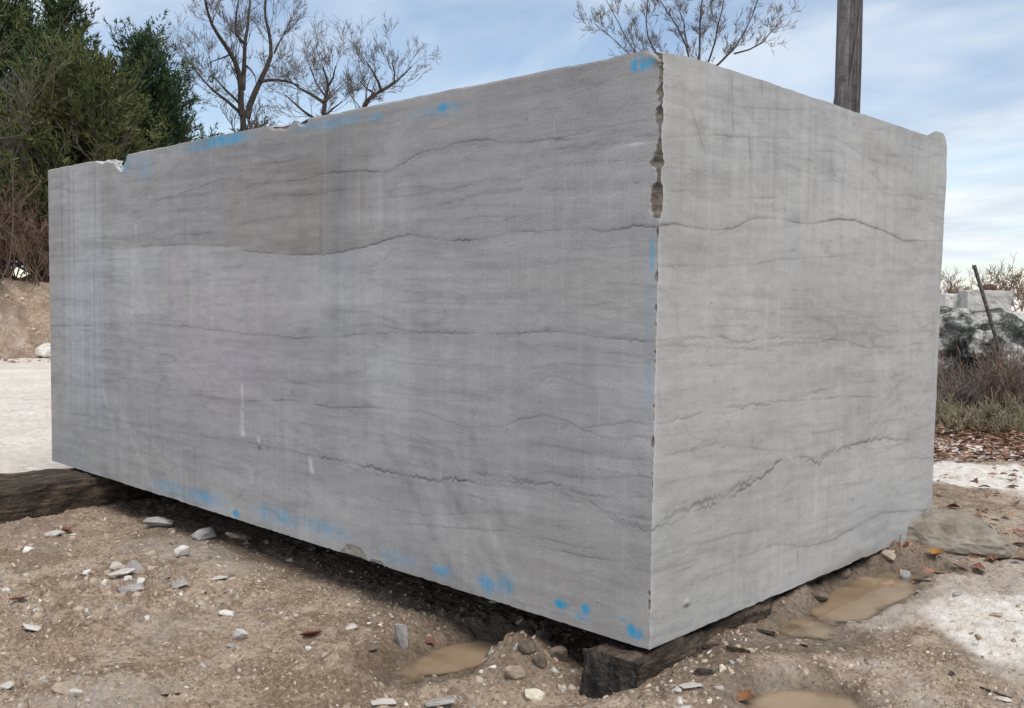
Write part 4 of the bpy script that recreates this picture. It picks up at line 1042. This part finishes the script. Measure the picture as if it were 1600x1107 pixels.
def splinter(px, py, wpx, hpx, rot, label, seed, thick=0.35):
    p = ground_at(px, py); dist = float(np.dot(p - CAM, FW))
    L = wpx / FPX * dist; T = max(0.008, hpx / FPX * dist)
    me = hull_mesh('bark_splinter', (L, T * 1.4, T), seed, 12, 0.8)
    for v in me.vertices:
        k_ = 1 - 0.7 * (abs(v.co.x) / (L / 2)) ** 2
        v.co.y *= k_; v.co.y += 0.12 * T * math.sin(v.co.x / L * 9)
    me.materials.append(M_TIMBER)
    o = bpy.data.objects.new('bark_splinter', me)
    o.location = (p[0], p[1], p[2] - 0.002); o.rotation_euler = (0, random.Random(seed).uniform(-0.12, 0.12), rot)
    COL.objects.link(o)
    tag(o, label, 'splinter', 'splinters of bark and wood')
splinter(1198, 992, 46, 9, 0.1, 'dark curved splinter right of the near timber below the end face', 61)
splinter(1150, 1018, 60, 9, 0.4, 'grey splinter left of the dark curved splinter', 62)
splinter(1110, 1012, 50, 8, 1.0, 'short dark splinter against the side of the near timber', 63)
splinter(1254, 1010, 26, 5, 0.2, 'small dark twig at the rim of the right hand puddle', 64)
splinter(1440, 909, 34, 5, 0.55, 'thin dark twig right of the triangular chip in the puddle', 65)
splinter(1100, 1055, 44, 12, 0.9, 'stubby dark splinter just above the long pale sliver', 66)
splinter(255, 1088, 84, 6, 0.75, 'thin brown stick on the dirt at lower left', 67)
splinter(1560, 1085, 70, 5, -0.1, 'thin brown twig in the dirt at lower right', 68)
splinter(48, 982, 34, 6, 0.8, 'dark sliver of wood on the broad pale stone at left', 69)

# ------------------------------------------------------------------ trees
def tubes(paths, name, mat, parent=None, smin=3, smax=7):
    """paths: list of (points (n,3), radii (n,)) -> one mesh"""
    VV, FF = [], []; off_ = 0
    for P_, R_ in paths:
        P_ = np.asarray(P_, float); n = len(P_)
        ns = smin if R_[0] < 0.02 else (4 if R_[0] < 0.05 else smax)
        T_ = np.gradient(P_, axis=0); T_ /= (np.linalg.norm(T_, axis=1, keepdims=True) + 1e-9)
        ref = np.array([0.31, 0.77, 0.55]) if abs(T_[0, 2]) > 0.6 else np.array([0.1, 0.2, 0.97])
        A_ = np.cross(T_, ref); A_ /= (np.linalg.norm(A_, axis=1, keepdims=True) + 1e-9)
        B_ = np.cross(T_, A_)
        th = np.arange(ns) * 2 * math.pi / ns
        ring = P_[:, None] + np.asarray(R_)[:, None, None] * (np.cos(th)[None, :, None] * A_[:, None] + np.sin(th)[None, :, None] * B_[:, None])
        VV.append(ring.reshape(-1, 3))
        i = np.arange(n * ns).reshape(n, ns) + off_; j = np.roll(i, -1, axis=1)
        FF.append(np.stack([i[:-1], j[:-1], j[1:], i[1:]], -1).reshape(-1, 4)); off_ += n * ns
    return np_mesh(name, np.concatenate(VV), np.concatenate(FF), mat, smooth=True, parent=parent)

def grow(rg, p, d, L, r, depth, out, up=0.25, wander=0.25, kids=(3, 5), ratio=0.62, minr=0.005, spread=0.9):
    n = max(3, int(3 + L * 1.2))
    pts, rad = [np.array(p, float)], [r]
    d = np.array(d, float); d /= np.linalg.norm(d)
    tip = max(minr * 0.7, r * 0.42)
    dirs = [d]
    for k in range(1, n + 1):
        d = d + np.array([rg.gauss(0, wander), rg.gauss(0, wander), rg.gauss(0, wander * 0.7) + up * 0.25])
        d /= np.linalg.norm(d)
        pts.append(pts[-1] + d * L / n); rad.append(r + (tip - r) * k / n); dirs.append(d)
    out.append((np.array(pts), np.array(rad)))
    if depth <= 0: return
    for q in range(rg.randint(*kids)):
        t = rg.uniform(0.25, 1.0); i = min(n, max(1, int(round(t * n))))
        bd = dirs[i]
        rnd = np.array([rg.gauss(0, 1), rg.gauss(0, 1), rg.gauss(0, 1)]); rnd -= bd * np.dot(rnd, bd); rnd /= (np.linalg.norm(rnd) + 1e-9)
        a = rg.uniform(0.35, spread)
        nd = bd * math.cos(a) + rnd * math.sin(a) + np.array([0, 0, up * 0.5])
        grow(rg, pts[i], nd, L * ratio * rg.uniform(0.65, 1.2), max(minr, rad[i] * 0.62), depth - 1, out, up, wander, kids, ratio, minr, spread)

def frame_at(px, dist):
    """a vertical plane facing the camera dist metres away: image point -> 3-D point of it"""
    base = stand_at(px, dist)
    hd = base[:2] - CAM[:2]; hd = hd / np.linalg.norm(hd)
    def f(x, y, off=0.0):
        d = ray(x, y); k = (dist + off) / (d[0] * hd[0] + d[1] * hd[1])
        return CAM + d * k
    return f, base

def limb_tree(name, label, cat_group, px, dist, limbs, seed, twig_mat, kid_depth=3, kid_len=1.4, per_m=2.2, minr=0.006, spread=0.85, up=0.3):
    rg = random.Random(seed)
    f, base = frame_at(px, dist)
    root = empty(name, base)
    main, twigs = [], []
    for (pts, w0, w1, dz) in limbs:
        n = len(pts)
        P_ = []
        for k, (x, y) in enumerate(pts):
            t = k / (n - 1)
            P_.append(f(x, y, dz * t))
        P_ = np.array(P_)
        if w0 > 15: P_ = np.concatenate([[base - np.array([0, 0, 0.2])], P_])
        # resample with a little wobble
        seg = np.concatenate([[0], np.cumsum(np.linalg.norm(np.diff(P_, axis=0), axis=1))]); tot = seg[-1]
        m_ = max(5, int(tot * 3)); tt = np.linspace(0, tot, m_)
        Q = np.stack([np.interp(tt, seg, P_[:, a]) for a in range(3)], -1)
        Q[1:-1] = 0.25 * Q[:-2] + 0.5 * Q[1:-1] + 0.25 * Q[2:]
        Q[1:-1] += np.array([[rg.gauss(0, 0.012) for _ in range(3)] for _ in range(m_ - 2)])
        R_ = np.linspace(w0, w1 * 0.7, m_) * 0.34 / FPX * dist
        main.append((Q, R_))
        T_ = np.gradient(Q, axis=0); T_ /= np.linalg.norm(T_, axis=1, keepdims=True)
        start = 0.25 if w0 <= 15 else 0.75
        for _ in range(int(tot * per_m * (1 - start)) + 2):
            i = int(rg.uniform(start, 1.0) * (m_ - 1)); bd = T_[i]
            rnd = np.array([rg.gauss(0, 1) for _ in range(3)]); rnd -= bd * np.dot(rnd, bd); rnd /= np.linalg.norm(rnd)
            a = rg.uniform(0.4, spread)
            grow(rg, Q[i], bd * math.cos(a) + rnd * math.sin(a) + np.array([0, 0, up * 0.4]), kid_len * rg.uniform(0.5, 1.1), max(minr, R_[i] * 0.28), kid_depth, twigs, up, 0.15, (3, 5), 0.62, minr, spread)
        grow(rg, Q[-1], T_[-1], kid_len, max(minr, R_[-1] * 0.6), kid_depth, twigs, up, 0.15, (3, 5), 0.62, minr, spread)
    for pth in main + twigs: pth[0][:] -= base
    a_ = tubes(main, 'trunk', M_BARK, root); b_ = tubes(twigs, 'branches', twig_mat, root)
    tag(root, label, 'tree', cat_group)
    return root
def Z1(s): return [(float(a.split(',')[0]) / 3.2, float(a.split(',')[1]) / 3.2) for a in s.split()]
def Z2(s): return [(400 + float(a.split(',')[0]) / 3.2, float(a.split(',')[1]) / 3.2) for a in s.split()]
def Z3(s): return [(850 + float(a.split(',')[0]) / 3.2, float(a.split(',')[1]) / 3.2) for a in s.split()]
treeA = [(Z1('1215,1000 1215,700 1212,560'), 24, 18, 0.0), (Z1('1208,580 1200,400 1190,330 1160,270 1100,200 1060,130 1040,80 1020,0 1010,-90'), 15, 5, -0.8),
         (Z1('1215,450 1222,300 1230,180 1240,100 1255,0 1250,-90'), 11, 4, 0.6), (Z1('1235,590 1275,450 1300,400 1340,330 1370,270 1350,200 1335,120 1320,60 1330,-40'), 15, 5, 0.4),
         (Z1('1300,410 1340,395 1420,405 1500,430'), 9, 4, 0.8), (Z1('1195,560 1100,480 1050,440 1000,390 960,330'), 8, 3, -0.5), (Z1('1200,520 1150,470 1110,440 1090,400 1060,380'), 7, 3, 0.5),
         (Z1('1226,225 1185,215 1170,180 1165,120 1190,40 1200,-40'), 7, 3, -0.3), (Z1('1160,270 1110,290 1040,320'), 5, 2, 0.4), (Z1('1230,330 1275,370 1280,420'), 5, 2, 0.2), (Z1('1370,270 1420,170 1460,90'), 5, 2, -0.3)]
limb_tree('bare_tree', 'tall bare tree with forked dark limbs behind the left half of the block', 'bare winter trees', 378, 30, treeA, 3, M_TWIG, 3, 1.05, 2.2, 0.0052)
treeB = [(Z2('338,900 338,700 337,570'), 16, 13, 0), (Z2('337,570 345,490 365,430 350,370 335,340'), 11, 5, 0.4), (Z2('340,515 300,490 240,450 180,420 150,380'), 8, 3, 0.7), (Z2('325,620 270,582 200,530 150,480'), 8, 3, -0.8), (Z2('345,580 390,540 430,510'), 6, 3, 0.4),
         (Z2('362,430 385,390 400,330'), 6, 3, -0.5), (Z2('345,480 300,420 270,340'), 5, 3, 0.6)]
limb_tree('bare_tree', 'middle sized bare tree right of the tall forked one, behind the top edge', 'bare winter trees', 505, 42, treeB, 5, M_TWIG, 3, 1.2, 1.9, 0.0062)
treeC = [(Z2('500,800 520,620 542,528'), 17, 13, 0), (Z2('542,528 580,480 625,455'), 11, 9, 0), (Z2('625,455 690,420 740,375 775,335'), 8, 3, 0.6), (Z2('625,455 620,400 570,350 545,300'), 7, 3, -0.5), (Z2('590,470 560,450 530,420'), 5, 3, 0.5), (Z2('690,420 690,360 680,300'), 5, 2, -0.5)]
limb_tree('bare_tree', 'bare tree with a bent limb leaning right, rightmost of the three above the long face', 'bare winter trees', 565, 42, treeC, 7, M_TWIG, 3, 1.2, 1.9, 0.0062)
treeD = [(Z3('740,900 750,560 760,400'), 20, 14, 0), (Z3('760,420 780,265 775,100 790,0 800,-60'), 7, 3, 0.2), (Z3('755,420 720,240 670,120 600,50 560,-30'), 6, 3, -0.5), (Z3('745,470 520,230 510,100 520,-20'), 6, 3, 0.6), (Z3('740,480 420,240 400,150 340,60 300,-20'), 5, 2, -0.6),
         (Z3('765,420 840,280 880,100 900,-20'), 6, 3, 0.5), (Z3('770,420 880,305 950,270 980,200 1050,80 1070,0'), 6, 3, -0.4), (Z3('950,270 1080,245 1150,140 1190,110'), 4, 2, 0.5), (Z3('735,500 400,250 330,180 250,120'), 5, 2, 0.3), (Z3('720,240 690,100 660,0'), 4, 2, 0.5)]
limb_tree('bare_tree', 'many stemmed bare tree rising behind the near top corner of the block', 'bare winter trees', 1085, 24, treeD, 9, M_TWIG, 3, 0.55, 4.6, 0.0036, 0.8, 0.3)

# ivy round the foot of the tall bare tree and cedars
def cedar(px, dist, height, radius, seed, label, tint, low=0.03, n=430):
    rg = np.random.default_rng(seed)
    base = stand_at(px, dist)
    root = empty('cedar_tree', base)
    trunk = [(np.array([[0, 0, -0.2], [0.03, 0, height * 0.4], [0, 0.04, height * 0.75], [0, 0, height * 0.97]]), np.array([0.16, 0.11, 0.05, 0.012]))]
    limbs, V_, F_, C_ = [], [], [], []
    leaders = [(0.0, 0.0, 1.0)] + [(rg.uniform(-0.28, 0.28) * radius, rg.uniform(-0.28, 0.28) * radius, rg.uniform(0.72, 0.93)) for _ in range(4)]
    nverts = 0
    for i in range(n):
        lx, ly, lt = leaders[0] if rg.uniform() < 0.55 else leaders[rg.integers(len(leaders))]
        t = low + (1 - low) * rg.uniform() ** 0.9
        prof = (1 - t) ** 0.6 * (0.6 + 0.4 * min(1, t / 0.2))
        az = rg.uniform(0, 6.283)
        lob = 0.78 + 0.5 * vnoise(az * 1.2 + seed, t * 4.5, seed) + 0.22 * rg.normal()
        L = max(0.3, radius * prof * lob)
        el = rg.uniform(0.15, 0.7) + 0.55 * t
        st = np.array([lx * t, ly * t, t * lt * height * 0.95])
        dr = np.array([math.cos(az) * math.cos(el), math.sin(az) * math.cos(el), math.sin(el)])
        Lh = L / max(0.4, math.cos(el))
        tip = st + dr * Lh
        if i % 2 == 0:
            limbs.append((np.array([st, st + dr * Lh * 0.5 + [0, 0, -0.05], st + dr * Lh * 0.9]), np.array([0.022, 0.014, 0.006])))
        hue = vnoise(az * 2, t * 9, seed + 5) * 0.5 + 0.5
        col = (np.array(tint[0]) * (1 - hue) + np.array(tint[1]) * hue) * rg.uniform(0.75, 1.3)
        for sb in range(3 + int(3 * min(1.4, L))):
            # each spray is a feathery plume growing up and outwards
            f0 = st + dr * Lh * rg.uniform(0.35, 0.97)
            pd = dr * 0.75 + rg.normal(0, 0.38, 3) + np.array([0, 0, 0.22]); pd /= np.linalg.norm(pd)
            PL = rg.uniform(0.28, 0.62)
            ns = int(rg.integers(15, 23))
            s_ = rg.uniform(0, 1, ns)[:, None]
            c0 = f0 + pd * PL * s_ + rg.normal(0, 0.055, (ns, 3)) * (1.25 - s_)
            dd = pd * 0.9 + rg.normal(0, 0.42, (ns, 3)); dd /= np.linalg.norm(dd, axis=1, keepdims=True)
            sd_ = np.cross(dd, rg.normal(0, 1, (ns, 3))); sd_ /= np.linalg.norm(sd_, axis=1, keepdims=True)
            ln = rg.uniform(0.09, 0.24, ns)[:, None]; wd = rg.uniform(0.009, 0.021, ns)[:, None]
            V_.append(np.stack([c0 - dd * ln * 0.3, c0 + sd_ * wd, c0 + dd * ln * 0.7, c0 - sd_ * wd], 1).reshape(-1, 3))
            F_.append(np.arange(ns * 4).reshape(ns, 4) + nverts); nverts += ns * 4
            C_.append(np.repeat(col[None] * rg.uniform(0.75, 1.25, (ns, 1)), 4, axis=0))
    tubes(trunk, 'trunk', M_BARK, root); tubes(limbs, 'limbs', M_BARK, root)
    np_mesh('crown', np.concatenate(V_), np.concatenate(F_), M_CEDAR, colors=np.concatenate(C_), parent=root)
    return tag(root, label, 'tree', 'evergreen cedars on the bank')
GRN = ((0.034, 0.060, 0.020), (0.075, 0.100, 0.032)); BRZ = ((0.046, 0.062, 0.020), (0.100, 0.105, 0.038)); DRK = ((0.024, 0.048, 0.022), (0.050, 0.078, 0.030))
cedar(8, 28, 8.2, 2.1, 1, 'dark green cedar at the upper left corner of the picture', GRN)
cedar(105, 27, 7.0, 1.7, 2, 'tall green cedar reaching the top border, second from the left', GRN)
cedar(150, 24, 4.7, 2.3, 3, 'broad bronze green cedar in front of the taller ones', BRZ, n=480)
cedar(232, 26.5, 6.0, 2.0, 4, 'pointed dark cedar at the right end of the evergreen group', DRK)
cedar(60, 25.5, 4.6, 1.9, 5, 'shorter dark cedar low at the left, behind the twiggy thicket', DRK, n=330)
cedar(278, 28.5, 4.2, 1.5, 6, 'small low cedar just showing over the far end of the block', BRZ, n=240)
cedar(330, 33, 4.6, 1.3, 8, 'small cedar at the foot of the tall bare tree, left side', GRN, n=170)
cedar(398, 32, 5.1, 0.9, 7, 'small bushy cedar at the foot of the tall bare tree, right side', BRZ, n=130)

def bush(name, px, dist, nstem, hgt, spread_, seed, mat, label, group, depth=3, minr=0.005, lean=0.5, zoff=-0.05, kids=(3, 5)):
    rg = random.Random(seed); base = stand_at(px, dist)
    root = empty(name, base); P_ = []
    for i in range(nstem):
        a = rg.uniform(0, 6.283); q = rg.uniform(0, spread_)
        p0 = np.array([math.cos(a) * q, math.sin(a) * q, zoff])
        d = np.array([math.cos(a) * lean * rg.uniform(0, 1), math.sin(a) * lean * rg.uniform(0, 1), 1.0])
        grow(rg, p0, d, hgt * rg.uniform(0.45, 0.75), minr * 2.6, depth, P_, 0.35, 0.24, kids, 0.6, minr, 0.95)
    half = len(P_)
    tag(tubes([x for x in P_ if x[1][0] > minr * 1.5], 'stems', mat, root), kind='stuff'); tag(tubes([x for x in P_ if x[1][0] <= minr * 1.5], 'twigs', mat, root), kind='stuff')
    return tag(root, label, 'bush' if hgt < 3 else 'tree', group)
TH = 'leafless thicket on the bank'
bush('bare_sapling', 22, 23.9, 5, 4.6, 0.5, 11, M_TWIG, 'grey leafless sapling in front of the cedars at the left border', TH, 3, 0.007, 0.45)
bush('bare_sapling', 62, 24.2, 5, 4.2, 0.6, 12, M_TWIG, 'mauve grey leafless sapling between the left border and the bronze cedar', TH, 3, 0.007, 0.45)
bush('bare_sapling', -25, 23.0, 5, 5.0, 0.6, 13, M_TWIG, 'grey leafless sapling cut off by the left border', TH, 3, 0.007, 0.45)
bush('russet_bush', 12, 23.2, 22, 1.9, 0.7, 14, M_TWIG_BROWN, 'russet leafless bush on the bank at the left border', TH, 3, 0.006, 0.7)
bush('russet_bush', 52, 23.3, 22, 1.7, 0.7, 15, M_TWIG_BROWN, 'russet leafless bush on the bank next to the end of the block', TH, 3, 0.006, 0.7)
bush('russet_bush', 90, 23.4, 18, 1.9, 0.7, 16, M_TWIG_BROWN, 'russet leafless bush half hidden by the end of the block', TH, 3, 0.006, 0.7)
bush('russet_bush', -30, 23.2, 18, 1.9, 0.7, 17, M_TWIG_BROWN, 'russet leafless bush cut off by the left border', TH, 2, 0.006, 0.7)

BR = 'dry brush at the right'
for k, (px, dist, n, h, w, mt, lab) in enumerate((
        (1484, 10.6, 26, 0.75, 0.30, M_TWIG_GREY, 'grey leafless brush touching the right side of the block'),
        (1535, 10.9, 30, 0.85, 0.38, M_TWIG_BROWN, 'brown dry brush around the foot of the leaning pipe'),
        (1590, 10.8, 30, 0.80, 0.38, M_TWIG_BROWN, 'brownish dry brush at the right border'),
        (1510, 9.8, 30, 0.42, 0.40, M_TWIG_TAN, 'low straw coloured weeds in front of the grey brush'),
        (1575, 9.9, 30, 0.45, 0.42, M_TWIG_TAN, 'low straw coloured weeds in front of the brownish brush'),
        (1640, 10.8, 24, 0.85, 0.40, M_TWIG_GREY, 'grey dry brush cut off by the right border'))):
    bush('dry_brush', px, dist, int(n * 1.5), h * (0.85 if k in (0, 1, 2, 5) else 0.75), w, 30 + k, mt, lab, BR, 2, 0.0036, 1.1, kids=(3, 6))
FT = 'bare trees on the right horizon'
for k, (px, dist, h, lab) in enumerate(((1478, 120, 4.2, 'faint bare treetop behind the left far quarry block'), (1510, 128, 3.8, 'faint bare treetop behind the gap of the far quarry blocks'), (1572, 92, 3.6, 'brown bare tree right of the far quarry blocks'),
                                        (1596, 88, 4.0, 'taller brown bare tree at the right border on the horizon'), (1625, 95, 4.5, 'bare tree on the horizon just cut by the right border'), (1550, 125, 3.4, 'faint bare treetop behind the rust brown rock'))):
    bush('horizon_tree', px, dist, 6, h * 1.1, 1.6, 60 + k, M_TWIG_BROWN, lab, FT, 3, 0.022, 0.6)

# ------------------------------------------------------------------ utility pole with a dead vine, leaning pipe
f, base = frame_at(1315, 11.0)
pole = empty('utility_pole', base)
rg = random.Random(2)
H_ = 8.4; rings, ns = 90, 28
VV = []
for i in range(rings + 1):
    z = -0.3 + (H_ + 0.3) * i / rings
    r0 = 0.150 - 0.040 * max(0, z) / H_
    for j in range(ns):
        a = j / ns * 2 * math.pi
        crack = 0.010 * max(0, float(vnoise(a * 3.2 + 0.25 * math.sin(z * 0.8), z * 0.18, 5)) - 0.25) + 0.004 * float(vnoise(a * 9, z * 0.5, 6))
        r_ = r0 - crack * 2.2
        VV.append((r_ * math.cos(a) - 0.006 * z, r_ * math.sin(a) + 0.012 * math.sin(z * 0.7), z))
FF = [[i * ns + j, i * ns + (j + 1) % ns, (i + 1) * ns + (j + 1) % ns, (i + 1) * ns + j] for i in range(rings) for j in range(ns)]
cap = [(rings * ns + j) for j in range(ns)]
o = np_mesh('post', np.array(VV), [np.array(FF), np.array([cap])], M_POLE, smooth=True, parent=pole)
vine = []
for q in range(3):
    pts = []
    for i in range(60):
        z = 4.2 * i / 59; a = 2.2 + q * 2.0 + z * (0.9 + 0.2 * q)
        r_ = 0.162 - 0.004 * z + 0.008 * rg.random()
        pts.append((r_ * math.cos(a) - 0.006 * z, r_ * math.sin(a) + 0.012 * math.sin(z * 0.7), z))
    vine.append((np.array(pts), np.linspace(0.012, 0.006, 60)))
for q in range(9):
    z = rg.uniform(2.0, 2.75); a = rg.uniform(-0.3, 0.8)
    grow(rg, (0.14 * math.cos(a), 0.14 * math.sin(a), z), (math.cos(a), math.sin(a), 0.2), rg.uniform(0.10, 0.2), 0.004, 1, vine, 0.0, 0.4, (1, 3), 0.6, 0.003, 1.0)
tubes(vine, 'vine', M_TWIG_GREY, pole)
tag(pole, 'weathered grey wooden utility pole with a dead vine behind the block', 'utility pole')

f, base = frame_at(1584, 11.2)
top, bot = f(1522, 415), f(1584, 628)
bot = bot + (bot - top) * ((bot[2] - base[2]) / (top[2] - bot[2])) * 1.02
rod = empty('leaning_pipe', bot)
n_ = 14; t_ = np.linspace(0, 1, n_)[:, None]
P_ = (top - bot)[None] * t_ + np.array([0, 0, 1.0]) * 0.02 * np.sin(t_ * 3.1)
tubes([(P_, np.full(n_, 0.019))], 'pipe', M_ROD, rod, smin=8)
tubes([(P_[-1:] + np.array([[0, 0, -0.06], [0, 0, -0.02], [0, 0, 0.004]]) * 0.6, np.full(3, 0.024))], 'end_cap', M_ROD, rod, smin=8)
tag(rod, 'thin grey metal pipe leaning to the left out of the dry brush', 'pipe')
